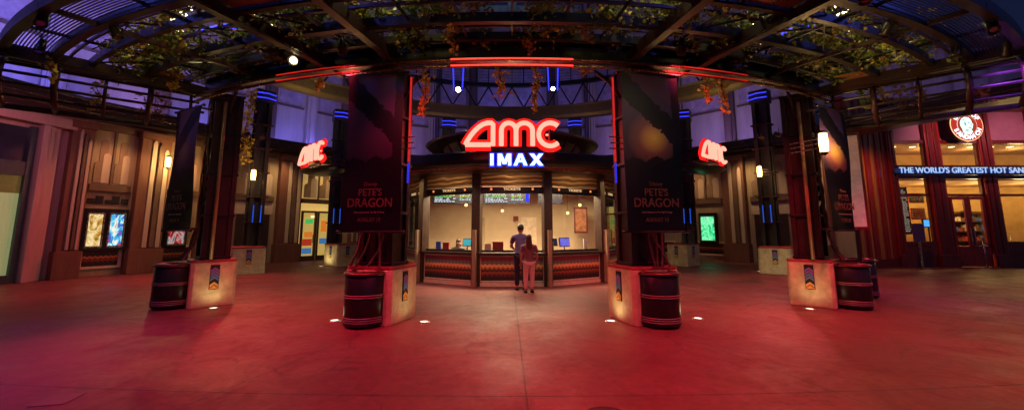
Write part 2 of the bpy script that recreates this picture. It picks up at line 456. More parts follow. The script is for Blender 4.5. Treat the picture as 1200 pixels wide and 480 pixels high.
def add_emblem(parent, x, y, rz, zc):
    """a tall tile of stacked chevrons; local frame faces -y"""
    e = MB(); w, h = .17, .52
    e.mi = 0; e.bb(-w / 2, w / 2, -.012, .0, -h / 2, h / 2)
    seq = [1, 1, 2, 3, 0, 4, 4, 5, 5, 0]
    n = 7; cols = [1, 1, 2, 2, 0, 4, 5]
    for i in range(n):
        e.mi = cols[i]; zt = h / 2 - .05 - i * .062; k = .06; th = .05
        e.plate([(-w / 2 + .01, zt - k - th), (0, zt - th), (w / 2 - .01, zt - k - th), (w / 2 - .01, zt - k), (0, zt), (-w / 2 + .01, zt - k)], -.02, -.0125)
    e.mi = 4; e.plate([(-.045, -h / 2 + .02), (.045, -h / 2 + .02), (0, -h / 2 + .09)], -.022, -.0125)
    o = e.build('emblem', em_cols, parent); o.location = (x, y, zc); o.rotation_euler = (0, 0, rz)
    return o


def make_plinth(label, faces=(1,), size=(.95, .95)):
    """local: -y is radially outward; the emblem face is +x (faces 1), -x (-1), -y (0)"""
    t = thing('concrete_plinth', label, 'plinth', group='tan concrete plinths around the column ring')
    w, d = size[0] / 2, size[1] / 2; c = .06
    b = MB(); pol = [(-w + c, -d), (w - c, -d), (w, -d + c), (w, d - c), (w - c, d), (-w + c, d), (-w, d - c), (-w, -d + c)]
    b.prism(pol, 0, .93); b.build('block', tan_c, t, bevel=.012)
    b = MB(); k = .985; b.prism([(x * k, y * k) for x, y in pol], .93, .99); b.build('cap', red_cap, t, bevel=.015)
    for f in faces:
        if f == 1: add_emblem(t, w + .002, 0, R(90), .62)
        elif f == -1: add_emblem(t, -w - .002, 0, R(-90), .62)
        elif f == 0: add_emblem(t, 0, -d - .002, 0, .62)
        else: add_emblem(t, 0, d + .002, PI, .62)
    return t


bandm = M('dull_band', (.26, .15, .14), .5, .4, .15, 6)


def make_drum(label):
    t = thing('waste_drum', label, 'trash can', group='dark banded waste drums')
    r = .345
    MB().lathe([(0, .02), (r - .03, .02), (r, .05), (r, .84), (r - .02, .86)], 40).build('body', black, t, True)
    for z, n in ((.1, 3), (.5, 2)):
        for k in range(n):
            MB().lathe([(r + .001, z + k * .035 - .012), (r + .014, z + k * .035 - .008), (r + .014, z + k * .035 + .008), (r + .001, z + k * .035 + .012)], 40).build('band', bandm, t, True)
    MB().lathe([(r - .03, .86), (r + .03, .87), (r + .03, .9), (r - .05, .93), (r - .12, .925), (r - .14, .86), (0, .8)], 40).build('lid', M('drum_lid', (.12, .03, .03), .3, .5, .2, 8), t, True)
    return t


PL = make_plinth('chunky tan plinth with chevron tile in front of the ticket windows, left of centre', (1,))
IN_A, OUT_A = R(15.6), R(43.5)


def local(a, r, u, v):
    """a point u to the right / v outward from the spot at angle a, radius r"""
    o = OUT(a); tg = (math.cos(a), math.sin(a)); return (CX + o[0] * (r + v) + tg[0] * u, CYY + o[1] * (r + v) + tg[1] * u)


cols_xy = {}
for s in (-1, 1):
    # inner pair
    x, y = -2.42 * -s, 7.52
    x = s * 2.42
    y = 7.85
    a = math.atan2(x, CYY - y); cols_xy[('in', s)] = (x, y, a)
    if s == -1: p = PL; p.location = (x, y, 0); p.rotation_euler = (0, 0, a)
    else:
        p = make_plinth('chunky tan plinth with chevron tile in front of the ticket windows, right of centre', (-1,)); p.location = (x, y, 0); p.rotation_euler = (0, 0, a)
    o = OUT(a)
    d = make_drum('dark steel banded drum set against the front plinth %s of centre' % ('left' if s < 0 else 'right')); d.location = (x + o[0] * .5 + s * .0, y + o[1] * .5, 0)
    x, y = s * 6.75, 9.4
    a = math.atan2(x, CYY - y); cols_xy[('out', s)] = (x, y, a)
    p = make_plinth('tan plinth with chevron tile under the outer %s column with its banner' % ('left' if s < 0 else 'right'), (-s,), (.86, .84)); p.location = (x, y, 0); p.rotation_euler = (0, 0, a)
    o = OUT(a); d = make_drum('dark steel banded drum beside the outer %s plinth' % ('left' if s < 0 else 'right')); d.location = (x + o[0] * .6 + s * .05, y + o[1] * .6, 0)
    # rear plinths with emblems on two faces
    x, y = s * 10.1, 15.9
    p = make_plinth('tan plinth with tiles on two faces at the foot of the rear %s column' % ('left' if s < 0 else 'right'), (0, -s), (1.25, 1.1)); p.location = (x, y, 0); p.rotation_euler = (0, 0, s * R(52))
    x, y = s * 7.9, 19.2
    p = make_plinth('small tan plinth near the %s entrance doors, farthest of its side' % ('left' if s < 0 else 'right'), (0, -s), (1.1, 1.0)); p.location = (x, y, 0); p.rotation_euler = (0, 0, s * R(35))
d = make_drum('dark steel drum farther back behind the outer right plinth'); d.location = (8.55, 10.35, 0)

# ------------------------------------------------------------------ columns
def chev(b, z, w=.3, th=.03, y=-.36):
    for sx in (-1, 1): b.beam((0, y, z - .12), (sx * w / 2, y, z), th, th)


def make_column(label, side, neon=True):
    """local -y outward; side = +1: neon tube on +x"""
    t = thing('steel_column', label, 'column', group='dark steel columns carrying the front pergola')
    b = MB()
    for sx in (-1, 1):
        for sy in (-1, 1): b.bb(sx * .3 - .05, sx * .3 + .05, sy * .22 - .05, sy * .22 + .05, .99, 4.72)
    b.bb(-.25, .25, -.2, -.17, .99, 4.72); b.bb(-.25, .25, .17, .2, .99, 4.72)
    for sx in (-1, 1): b.bb(sx * .29 - .012, sx * .29 + .012, -.17, .17, .99, 4.72)
    b.build('shaft', steel_r, t, bevel=.006)
    b = MB()
    for k in range(5): b.bb(-.37, .37, -.29, .29, 1.0 + k * .92, 1.05 + k * .92)
    b.build('collar', steel, t, bevel=.006)
    b = MB()
    for i in range(4): chev(b, 2.95 - i * .22, .36, .028, -.235)
    b.build('chevron_ornament', chrome, t)
    b = MB()
    for sx in (-1, 1): b.tube([(sx * .3, 0, 4.2), (sx * .55, 0, 4.5), (sx * .85, 0, 4.68)], .035, 8)
    b.build('bracket', steel_r, t, True)
    if neon:
        b = MB(); b.tube([(side * .52, -.1, 2.9), (side * .52, -.1, 3.55), (side * .52, -.1, 4.55)], .02, 8); b.build('neon_tube', neon_red_soft, t, True)
        b = MB(); b.tube([(side * .52, -.1, 2.5), (side * .52, -.1, 2.88)], .02, 8); b.build('neon_tube', EM('neon_blue_dim', (.05, .04, 1), .7), t, True)
    else:
        b = MB(); b.tube([(side * .46, -.1, 1.0), (side * .46, -.1, 4.5)], .035, 8); b.build('standpipe', M('tan_pipe', (.4, .26, .12), .4, .2, .2, 5), t, True)
        b = MB(); b.tube([(-side * .36, -.1, 3.5), (-side * .36, -.1, 4.4)], .014, 8); b.build('neon_tube', EM('neon_red_faint', (1, .02, .02), .4), t, True)
    b = MB()
    for k in range(3): b.tube([(side * .3, -.1, 3.15 + k * .11), (side * .66, -.12, 3.15 + k * .11)], .013, 6)
    b.build('neon_holder', chrome, t)
    # bare climbing stems
    b = MB()
    rnd = random.Random(5 if side > 0 else 9)
    for q in range(4):
        x0 = rnd.uniform(-.2, .2); pts = []
        for i in range(16):
            z = 1.0 + i * .25; pts.append((x0 + .12 * math.sin(i * .8 + q * 2) + rnd.uniform(-.03, .03), -.28 - .04 * rnd.random() - (.25 * math.exp(-i * .9)), z))
        b.tube(pts, [.022 - .0009 * i for i in range(16)], 6)
    b.build('climbing_stem', M('vine_bark', (.16, .08, .05), .8, 0, .3, 20), t, True)
    return t


for key, lab in ((('in', -1), 'inner left dark steel pergola column with red neon on its right side'), (('in', 1), 'inner right dark steel pergola column with red neon on its left side'),
                 (('out', -1), 'outer left dark steel pergola column with chevron ornament behind narrow banner'), (('out', 1), 'outer right dark steel pergola column with lit lantern beside it')):
    x, y, a = cols_xy[key]; c = make_column(lab, -key[1], key[0] == 'in'); c.location = (x, y, 0); c.rotation_euler = (0, 0, a)
for s in (-1, 1):   # thin steel rods bridging from the outer column to its banner and neon
    x, y, a = cols_xy[('out', s)]

# ------------------------------------------------------------------ banners
def banner_mat(sun, hs):
    m, nt, out = newmat('printed_banner')
    tc = N(nt, 'ShaderNodeTexCoord'); sp = N(nt, 'ShaderNodeSeparateXYZ'); nt.links.new(tc.outputs['Object'], sp.inputs[0])
    n = N(nt, 'ShaderNodeTexNoise', i_Scale=2.2, i_Detail=7, i_Roughness=.6); nt.links.new(tc.outputs['Object'], n.inputs['Vector'])
    n2 = N(nt, 'ShaderNodeTexNoise', i_Scale=7, i_Detail=7); nt.links.new(tc.outputs['Object'], n2.inputs['Vector'])
    X, Z = sp.outputs[0], sp.outputs[2]
    sky = ramp(nt, [(0, (.002, .002, .003)), (.33, (.003, .003, .005)), (.47, (.02, .014, .03)), (.62, (.045, .025, .06)), (.8, (.05, .03, .1)), (1, (.06, .025, .06))], False)
    nt.links.new(math_(nt, 'DIVIDE', math_(nt, 'ADD', Z, math_(nt, 'MULTIPLY', math_(nt, 'SUBTRACT', n.outputs['Fac'], .5), .3)), 2.6), sky.inputs[0])
    # dark ridge falling from the upper left to the right
    line = math_(nt, 'ADD', math_(nt, 'MULTIPLY', X, -.95 * hs), math_(nt, 'MULTIPLY', math_(nt, 'SUBTRACT', n2.outputs['Fac'], .5), .35))
    dz = math_(nt, 'SUBTRACT', Z, math_(nt, 'ADD', line, 2.1))
    d = math_(nt, 'LESS_THAN', math_(nt, 'ABSOLUTE', dz), .24)
    edge = math_(nt, 'GREATER_THAN', math_(nt, 'ADD', math_(nt, 'MULTIPLY', X, hs), math_(nt, 'MULTIPLY', n2.outputs['Fac'], .12)), .43)
    # low hills
    hill = math_(nt, 'LESS_THAN', Z, math_(nt, 'ADD', 1.05, math_(nt, 'MULTIPLY', n2.outputs['Fac'], .42)))
    dk = math_(nt, 'MINIMUM', 1, math_(nt, 'ADD', math_(nt, 'ADD', d, edge), hill))
    sx = math_(nt, 'SUBTRACT', X, .03); sz = math_(nt, 'SUBTRACT', Z, 1.62)
    dist = math_(nt, 'SQRT', math_(nt, 'ADD', math_(nt, 'MULTIPLY', sx, sx), math_(nt, 'MULTIPLY', sz, sz)))
    sr = ramp(nt, [(0, (.75, .55, .06)), (.13, (.55, .32, .05)), (.28, (.16, .06, .03)), (.5, (0, 0, 0))], False); nt.links.new(dist, sr.inputs[0])
    ad = N(nt, 'ShaderNodeVectorMath', operation='ADD'); nt.links.new(sky.outputs[0], ad.inputs[0])
    sc = N(nt, 'ShaderNodeVectorMath', operation='SCALE'); nt.links.new(sr.outputs[0], sc.inputs[0]); sc.inputs['Scale'].default_value = sun; nt.links.new(sc.outputs[0], ad.inputs[1])
    fin = N(nt, 'ShaderNodeVectorMath', operation='SCALE'); nt.links.new(ad.outputs[0], fin.inputs[0])
    nt.links.new(math_(nt, 'SUBTRACT', 1, math_(nt, 'MULTIPLY', dk, .93)), fin.inputs['Scale'])
    b = N(nt, 'ShaderNodeBsdfPrincipled', i_Roughness=.45); nt.links.new(fin.outputs[0], b.inputs['Base Color'])
    tr = N(nt, 'ShaderNodeBsdfTranslucent'); nt.links.new(fin.outputs[0], tr.inputs[0]); mx = N(nt, 'ShaderNodeMixShader'); mx.inputs[0].default_value = .3
    nt.links.new(b.outputs[0], mx.inputs[1]); nt.links.new(tr.outputs[0], mx.inputs[2]); nt.links.new(mx.outputs[0], out.inputs[0])
    return m


bm_dark, bm_sun = banner_mat(.0, 1), banner_mat(.95, 1)
rustl = M('copper_lettering', (.075, .045, .018), .55, .0, .35, 12)
greyl = M('grey_lettering', (.2, .17, .16), .5, 0, .1)


def make_banner(label, mat, w, h, loc, rz):
    t = thing('film_banner', label, 'banner', loc, rz, 'tall film banners hung on the pergola columns')
    b = MB(); nx, nz = 10, 26
    def yy(x, z): return .035 * math.sin(z * 2.1 + 1) * math.sin(x * 3 + .6) - .01
    vs = [(-w / 2 + w * i / nx, yy(-w / 2 + w * i / nx, h * j / nz), h * j / nz) for j in range(nz + 1) for i in range(nx + 1)]
    fs = [(j * (nx + 1) + i, j * (nx + 1) + i + 1, (j + 1) * (nx + 1) + i + 1, (j + 1) * (nx + 1) + i) for j in range(nz) for i in range(nx)]
    b.add(vs, fs); b.build('cloth', mat, t, True)
    for z in (0, h):
        b = MB(); b.tube([(-w / 2 - .09, 0, z), (-w / 2 - .08, 0, z), (-w / 2 - .05, 0, z), (w / 2 + .05, 0, z), (w / 2 + .08, 0, z), (w / 2 + .09, 0, z)], [.012, .034, .02, .02, .034, .012], 10); b.build('rod', black, t, True)
        for q in (-.2, .2): MB().beam((q, .02, z + .03), (q, .36, z + .03), .03, .05).build('arm', steel_r, t)
    f = w / 1.42
    for s_, z, sz, mt, bo in (('Disney', .81, .13, rustl, .0), ("PETE'S", .665, .235, rustl, .004), ('DRAGON', .485, .285, rustl, .005), ('Some Secrets Are Too Big To Keep', .33, .056, greyl, 0), ('AUGUST 12', .2, .12, rustl, .002)):
        text_obj('lettering', s_, sz * f, mt, t, (0, -.06, z), ext=.003, bold=bo * .6, xs=.9)
    return t


for s in (-1, 1):
    x, y, a = cols_xy[('in', s)]; o = OUT(a)
    bx, by = (-2.42, 6.9) if s < 0 else (2.46, 6.9)
    make_banner('dark film banner with faint violet sky on the inner left column' if s < 0 else 'film banner with a yellow sun over dark hills on the inner right column', bm_dark if s < 0 else bm_sun, 1.06, 2.8, (bx, by + .15, 1.6), s * R(9))
    bx, by = s * (6.98 if s < 0 else 6.9), 8.6
    make_banner('narrow looking film banner turned away on the outer %s column' % ('left' if s < 0 else 'right'), bm_sun if s > 0 else banner_mat(.1, -1), 1.06, 2.6, (bx, by, 1.62), s * R(29))
# white back-lit panel on far right column
t = thing('display_sign', 'slim white glowing display panel with red edge behind the outer right banner', 'light panel', (8.25, 9.9, 1.7), R(-40))
MB().box((0, 0, 1.1), (.5, .07, 2.35)).build('frame', shopred, t, bevel=.01)
MB().box((0, -.045, 1.1), (.4, .02, 2.2)).build('face', M('panel_face', (.8, .7, .6), .5, emi=(1, .5, .3), es=.12), t)
MB().tube([(0, .04, 0), (0, .04, -1.7)], .04, 8).build('post', steel, t)

# ------------------------------------------------------------------ rear ring: columns + truss
def RC(ang, r, z=0):   # rear ring, centre further forward
    return (r * math.sin(ang), 10.2 + r * math.cos(ang), z)


def make_rear(label):
    t = thing('tall_column', label, 'column', group='tall dark columns carrying the rear ring truss')
    b = MB()
    for sx in (-1, 1):
        b.bb(sx * .2 - .07, sx * .2 + .07, -.22, .22, 0, 7.1); b.bb(sx * .2 - .14, sx * .2 + .14, -.05, .05, 0.0, 7.08)
    b.bb(-.13, .13, -.03, .03, 0, 7.05); b.build('shaft', steel, t, bevel=.006)
    b = MB()
    for k in range(7): b.bb(-.36, .36, -.26, .26, .9 + k, .95 + k)
    b.build('collar', steel_r, t)
    b = MB()
    for k in range(2):
        b.tube([(-.36, -.3, 7.02 + k * .2), (0, -.42, 7.02 + k * .2), (.36, -.3, 7.02 + k * .2)], .024, 8)
    b.build('neon_chevron', neon_blue, t, True)
    b = MB(); b.bb(-.34, .34, -.25, .3, 6.85, 7.4); b.build('capital', black, t)
    b = MB()
    for sx in (-1, 1): b.tube([(sx * .14, -.26, 1.9), (sx * .14, -.26, 2.6)], .018, 8)
    b.build('neon_strip', EM('dim_blue', (.03, .15, 1), .6), t, True)
    return t


rear = None
for x, y, rz, lab in ((-10.45, 16.7, 50, 'rear left tall column with vine and lit lantern'), (10.45, 16.7, -50, 'rear right tall column with lit lantern'),
                      (-8.4, 19.6, 35, 'tall column near the left entrance doors behind inner left banner'), (8.4, 19.6, -35, 'tall column near the right entrance behind inner right banner'),
                      (-3.35, 21.2, 12, 'tall column behind the ticket booth to its left'), (3.35, 21.2, -12, 'tall column behind the ticket booth to its right')):
    if rear is None: rear = make_rear(lab); rear.location = (x, y, 0); rear.rotation_euler = (0, 0, R(-rz) if False else R(rz) * 1)
    else: dup(rear, (x, y, 0), R(rz), lab)
TR = thing('ring_truss', 'curved steel truss with mesh panels spanning behind the glowing main sign', 'truss', (0, 21.5, 0))
def RT(a, dr, z): return (( 11.3 + dr) * math.sin(a), 10.4 + (11.3 + dr) * math.cos(a), z)
def rarc(a0, a1, dr, z, n=40): return [(RT(a0 + (a1 - a0) * i / n, dr, z), (-math.sin(a0 + (a1 - a0) * i / n), -math.cos(a0 + (a1 - a0) * i / n))) for i in range(n + 1)]
A2 = R(72)
MB().sweep(rarc(-A2, A2, 0, 7.5), [(-.2, 0), (.2, 0), (.26, .15), (.2, .6), (.28, .68), (-.2, .68)]).build('fascia', M('olive_fascia', (.15, .11, .06), .5, .2, .2, 4), TR, world=True)
MB().sweep(rarc(-A2, A2, 0, 9.35), rect(.2, .22)).build('chord', steel, TR, world=True)
MB().sweep(rarc(-A2, A2, 0, 10.4), rect(.1, .12)).build('chord', steel, TR, world=True)
n = 44
b = MB()
for i in range(n):
    a0 = -A2 + 2 * A2 * i / n; a1 = -A2 + 2 * A2 * (i + 1) / n
    if i % 2: b.beam(RT(a0, 0, 8.2), RT(a1, 0, 9.35), .07, .07)
    else: b.beam(RT(a0, 0, 9.35), RT(a1, 0, 8.2), .07, .07)
    b.beam(RT(a0, 0, 9.5), RT(a0, 0, 10.4), .05, .05)
b.build('diagonal', steel, TR, world=True)
b = MB()
for i in range(420):
    a0 = -A2 + 2 * A2 * i / 420; b.beam(RT(a0, .02, 9.55), RT(a0, .02, 10.42), .012, .012)
for k in range(5): b.tube([RT(-A2 + 2 * A2 * i / 60, .02, 9.7 + k * .17) for i in range(61)], .008, 4)
b.build('mesh_panel', black, TR, world=True)
# blue neon uprights hanging over the two small spotlights
for px in (537, 648):
    x, z = H(px, 90, 20.9)
    b = MB()
    for q in (-.28, .28): b.tube([(x + q * .8, 20.9, 8.9), (x + q, 20.9, 10.3)], .035, 8)
    b.build('neon_upright', neon_blue, TR, True, world=True)

# ------------------------------------------------------------------ ticket booth
KC = (0, 16.17); HB = 1.05; AP = 3.92; RK = HB / math.sin(R(15))
KB = thing('ticket_booth', 'round ticket booth with lit windows, dark posts and zigzag tiled counters', 'ticket booth', (0, 16.17, 0))
zz = zigzag('zigzag_tiles', .13, .045, .16, .86, [(0, (.02, .012, .01)), (.2, (.1, .02, .012)), (.3, (.3, .06, .02)), (.4, (.03, .015, .01)), (.48, (.42, .14, .03)), (.57, (.95, .68, .22)), (.69, (.18, .4, .22)), (.82, (.22, .05, .06))])
gold = M('embossed_gold', (.5, .34, .14), .35, .5, .3, 6)
def gold_mat():
    m, nt, out = newmat('wave_relief')
    tc = N(nt, 'ShaderNodeTexCoord'); w = N(nt, 'ShaderNodeTexWave', i_Scale=2.2, i_Distortion=4.5, i_Detail=1); w.inputs['Detail Scale'].default_value = .8; w.bands_direction = 'Z'
    nt.links.new(tc.outputs['Object'], w.inputs['Vector'])
    r = ramp(nt, [(0, (.22, .13, .05)), (.5, (.55, .37, .16)), (1, (.85, .66, .36))], False); nt.links.new(w.outputs['Fac'], r.inputs[0])
    b = N(nt, 'ShaderNodeBsdfPrincipled', i_Roughness=.35, i_Metallic=.5); nt.links.new(r.outputs[0], b.inputs['Base Color'])
    bp = N(nt, 'ShaderNodeBump', i_Strength=.8, i_Distance=.05); nt.links.new(w.outputs['Fac'], bp.inputs['Height']); nt.links.new(bp.outputs[0], b.inputs['Normal'])
    nt.links.new(b.outputs[0], out.inputs[0]); return m
gold = gold_mat()
bays = [k for k in range(-3, 4)]
for k in bays:
    rz = R(30 * k)
    def place(o): o.parent = KB; o.rotation_euler = (0, 0, rz); return o
    b = MB(); b.bb(-HB, HB, -AP + .02, -AP + .2, 0, .9); place(b.build('counter_base', umber))
    b = MB(); b.bb(-HB + .14, HB - .14, -AP - .012, -AP + .018, .16, .84)
    place(b.build('tile_panel', zz))
    b = MB()
    for x0, x1, z0, z1 in ((-HB + .1, -HB + .14, .12, .88), (HB - .14, HB - .1, .12, .88), (-HB + .14, HB - .14, .12, .16), (-HB + .14, HB - .14, .84, .88)): b.bb(x0, x1, -AP - .03, -AP + .018, z0, z1)
    place(b.build('panel_frame', trim))
    b = MB(); b.bb(-HB - .03, HB + .03, -AP - .16, -AP + .55, .9, .97); place(b.build('counter_top', wood, bevel=.012))
    b = MB(); b.bb(-HB, HB, -AP - .04, -AP + .06, 0, .1); place(b.build('base_skirting', trim))
    b = MB(); b.bb(-HB + .12, HB - .12, -AP + .06, -AP + .068, 1.03, 2.7); place(b.build('window_pane', glass))
    b = MB()
    for x0, x1, z0, z1 in ((-HB + .06, -HB + .12, .97, 2.76), (HB - .12, HB - .06, .97, 2.76), (-HB + .12, HB - .12, .97, 1.03), (-HB + .12, HB - .12, 2.7, 2.76)): b.bb(x0, x1, -AP + .03, -AP + .1, z0, z1)
    place(b.build('window_frame', black))
    b = MB(); b.bb(-HB + .06, HB - .06, -AP - .02, -AP + .1, 2.763, 2.9); place(b.build('name_band', black))
    b = MB(); b.bb(-HB + .1, HB - .1, -AP - .0, -AP + .1, 2.92, 3.28); place(b.build('relief_panel', gold))
    if k in (0,):
        pass
    # small lettering on the band
    o = text_obj('lettering', 'TICKETS', .1, M('band_letters', (.7, .6, .4), .5, emi=(1, .7, .35), es=.5), None, (0, 0, 0), ext=.004, bold=.003, xs=1.35); place(o)
    v = Vector((0, -AP - .028, 2.83)); v.rotate(Matrix.Rotation(rz, 3, 'Z')); o.location = v
    b = MB()
    for q in (-.62, -.48, .5): b.lathe([(0, 0), (.035, 0), (.035, .012), (0, .012)], 12, (q, 0, 0))
    b2 = MB(); b2.X = Matrix.Translation((0, -AP - .02, 2.83)) @ Matrix.Rotation(PI / 2, 4, 'X')
    for q in (-.62, .62): b2.lathe([(0, .012), (.035, .012), (.035, 0)], 12, (q, 0, 0))
    place(b2.build('band_dot', EM('band_lamp', (1, .25, .06), 1.2)))
for k in range(-4, 4):
    rz = R(30 * k + 15)
    b = MB(); b.bb(-.13, .13, -RK - .1, -RK + .16, 0, 3.3); o = b.build('post', M('post_stone', (.05, .025, .018), .35, 0, .35, 7), KB, bevel=.008); o.rotation_euler = (0, 0, rz)
    b = MB(); b.bb(-.055, .055, -RK - .24, -RK - .1, .0, 1.62); b.bb(-.075, .075, -RK - .26, -RK - .1, 0, .14); o = b.build('post_fin', tanp, KB, bevel=.01); o.rotation_euler = (0, 0, rz)
b = MB(); b.lathe([(RK + .1, 3.3), (5.2, 3.36), (5.3, 3.4), (5.32, 3.5), (5.25, 3.72), (5.1, 3.78), (3.0, 4.0)], 64); b.build('canopy', steel, KB, False)
b = MB(); b.lathe([(0, 3.3), (RK + .1, 3.3)], 48); b.build('ceiling', M('booth_ceiling', (.3, .2, .12), .7), KB)
b = MB()
for rr_ in (4.3, 4.75, 5.1): b.lathe([(rr_, 3.34), (rr_ + .02, 3.31), (rr_ + .04, 3.34)], 64)
b.build('soffit_groove', rail_m, KB)
b = MB(); b.lathe([(2.7, 3.9), (2.7, 4.75)], 48); b.build('drum', M('drum_dark', (.06, .03, .03), .5), KB, True)
b = MB(); b.lathe([(2.7, 4.72), (3.3, 4.72), (3.4, 4.8), (3.0, 4.95), (1.9, 5.35), (1.6, 5.4), (.5, 5.5), (0, 5.5)], 64); b.build('upper_roof', M('roof_bronze', (.14, .09, .06), .4, .4, .3, 4), KB, True)
for i in range(12, 24):
    b = MB()
    a = 2 * PI * (i + 9.5) / 36; b.beam((2.72 * math.cos(a), 2.72 * math.sin(a), 4.0), (3.28 * math.cos(a), 3.28 * math.sin(a), 4.7), .04, .06); b.build('louvre', steel_r, KB)
b = MB()
for ring_r, cnt in ((4.6, 24),):
    for i in range(cnt):
        a = 2 * PI * (i + .5) / cnt; b.lathe([(.0, 3.335), (.06, 3.333), (.08, 3.34)], 12, (ring_r * math.cos(a), ring_r * math.sin(a), 0))
b.build('downlight', EM('downlight', (1, .7, .35), 9), KB)
# inside: back partition and floor
b = MB(); b.bb(-3.4, 3.4, -.05, .07, 0, 3.29); b.build('back_partition', wallin, KB)
b = MB(); b.bb(.35, .95, -.10, -.055, 0, 2.1); b.build('inner_door', M('pale_door', (.75, .62, .45), .5), KB)
b = MB(); b.bb(-1.55, -1.05, -.10, -.055, 0, 2.1); b.build('inner_door', M('pale_door2', (.42, .32, .2), .5), KB)

b = MB(); b.bb(-3.3, 3.3, -1.7, -.06, 3.0, 3.28); b.build('ceiling_shade_box', M('ceiling_shade_brown', (.14, .08, .05), .6), KB)  # added dark box, paints the shade below the booth ceiling
b = MB(); b.bb(-3.39, 3.39, -.08, -.051, 0, .14); b.build('wall_skirting', shopred2, KB)
for k_, (x_, y_, z_) in enumerate(((-1.5, 13.4, 2.42), (-1.28, 14.6, 2.7), (1.95, 14.4, 2.2), (-.35, 14.9, 2.3), (2.3, 13.9, 2.45))):
    t = thing('pendant_lamp', 'small warm pendant lamp inside the booth, %s' % ['lower one in the left window', 'higher one in the left window', 'before the right window wall', 'in the middle window', 'at the edge of the right window'][k_], 'pendant lamp', (x_, y_, z_), 0, 'small pendant lamps inside the ticket booth')
    MB().lathe([(0, -.05), (.035, -.035), (.05, 0), (.035, .035), (0, .05)], 14).build('bulb', EM('pendant_glow', (1, .6, .2), 5), t, True)
    MB().tube([(0, 0, .05), (0, 0, 3.28 - z_)], .006, 5).build('cable', black, t)


# menu boards
def line_rows(b, x0, x1, z0, z1, rows, rnd, y):
    dz = (z1 - z0) / rows
    for r_ in range(rows):
        z = z1 - (r_ + .5) * dz; x = x0 + rnd.uniform(0, .02)
        b.mi = 0 if r_ % 5 < 3 else (1 if r_ % 5 == 3 else 2)
        while x < x1 - .03:
            w = rnd.uniform(.03, .11)
            if x + w > x1: break
            b.plate([(x, z - dz * .27), (x + w, z - dz * .27), (x + w, z + dz * .27), (x, z + dz * .27)], y - .004, y); x += w + .025
            if rnd.random() < .12: x += .12


mcols = [EM('menu_white', (.8, .85, 1), 1.3), EM('menu_yellow', (.8, .85, .1), 1.4), EM('menu_green', (.15, .8, .25), 1.2)]
rnd = random.Random(3)
for x0, x1, zb, lab in ((-2.75, -1.2, 2.5, 'black menu board with coloured rows hanging left inside the booth'), (-.98, .62, 2.5, 'black menu board with coloured rows hanging in the middle window of the booth'), (.9, 1.75, 2.5, 'blank dark screen hanging at the right inside the booth')):
    t = thing('menu_board', lab, 'menu board', ((x0 + x1) / 2, 14.2, zb), 0, 'menu boards hanging inside the ticket booth')
    w = (x1 - x0) / 2
    MB().bb(-w, w, -.03, .05, 0, .55).build('screen', M('screen_black', (.012, .012, .02), .25), t, bevel=.008)
    MB().tube([(-w * .6, .01, .55), (-w * .6, .01, .8)], .012, 6).tube([(w * .6, .01, .55), (w * .6, .01, .8)], .012, 6).build('hanger', black, t)
    if x1 < 1:
        b = MB(); line_rows(b, -w + .06, w * .05, .06, .48, 8, rnd, -.031); line_rows(b, w * .2, w * .72, .12, .48, 6, rnd, -.031); b.build('text_rows', mcols, t)
        MB().plate([(w * .82, .08), (w * .96, .08), (w * .96, .48), (w * .82, .48)], -.035, -.031).build('colour_bar', neon_blue, t)

# things on the counters
def counter_pt(k, u, v, z=.97):
    a = R(30 * k); x, y = u, -AP + v
    return (x * math.cos(a) - y * math.sin(a), 16.17 + x * math.sin(a) + y * math.cos(a), z), a


def make_monitor(label, k, u, col, s=1.0, flip=False):
    p, a = counter_pt(k, u, .38); t = thing('till_monitor', label, 'monitor', p, a, 'till monitors on the booth counter')
    MB().bb(-.1, .1, -.08, .08, 0, .02).tube([(0, 0, .02), (0, 0, .18)], .02, 8).build('stand', black, t)
    MB().box((0, 0, .27), (.34 * s, .04, .24 * s), rx=R(-8)).build('casing', black, t, bevel=.01)
    MB().box((0, -.026, .27), (.3 * s, .006, .2 * s), rx=R(-8)).build('screen', EM('monitor_glow', col, .9), t)


make_monitor('till monitor with blue green screen before the clerk, left window', -1, .45, (.1, .5, .6))
make_monitor('till monitor with violet screen on the counter right of the couple', 1, -.15, (.25, .2, 1), 1.2)
make_monitor('dark till monitor near the right edge of the middle window', 0, .35, (.02, .02, .04))
make_monitor('dark raised till monitor at the left of the right window', 1, -.6, (.03, .03, .05))


def make_card(label, k, u, col, w=.2, h=.28, v=.2):
    p, a = counter_pt(k, u, v); t = thing('display_card', label, 'display card', p, a, 'small display cards on the booth counter')
    MB().bb(-w / 2, w / 2, -.01, .01, .015, h).build('card', M('card_' + label[:6], col, .5, 0, .5, 18), t)
    MB().bb(-w / 2 - .01, w / 2 + .01, -.04, .04, 0, .015).build('foot', glass if False else chrome, t)


make_card('blue display card on the left counter', -1, -.55, (.05, .12, .6)); make_card('red display card beside the blue one', -1, -.25, (.35, .02, .02), .24, .26)
make_card('pale pink display card in the middle window', 0, -.72, (.7, .45, .42), .2, .24); make_card('dark red display card in the middle window', 0, -.42, (.22, .01, .01), .32, .3)
make_card('red and white display card in the right window', 1, -.78, (.5, .05, .04), .18, .3); make_card('white menu card at the far side of the right window', 1, .55, (.8, .78, .75), .15, .36)
make_card('white menu card in the farthest right booth window', 2, -.2, (.7, .7, .7), .14, .34); make_card('white leaflet lying near the right edge of the left window', -1, .85, (.75, .7, .6), .1, .34)
make_card('bright orange card in the farthest left booth window', -2, .3, (.8, .2, .02), .22, .4); make_card('blue card above the orange one in the left booth window', -2, .55, (.05, .2, .7), .2, .62)
pf = thing('framed_picture', 'dark red framed picture on the booth back wall seen in the right window', 'picture', (2.55, 15.3, 1.5))
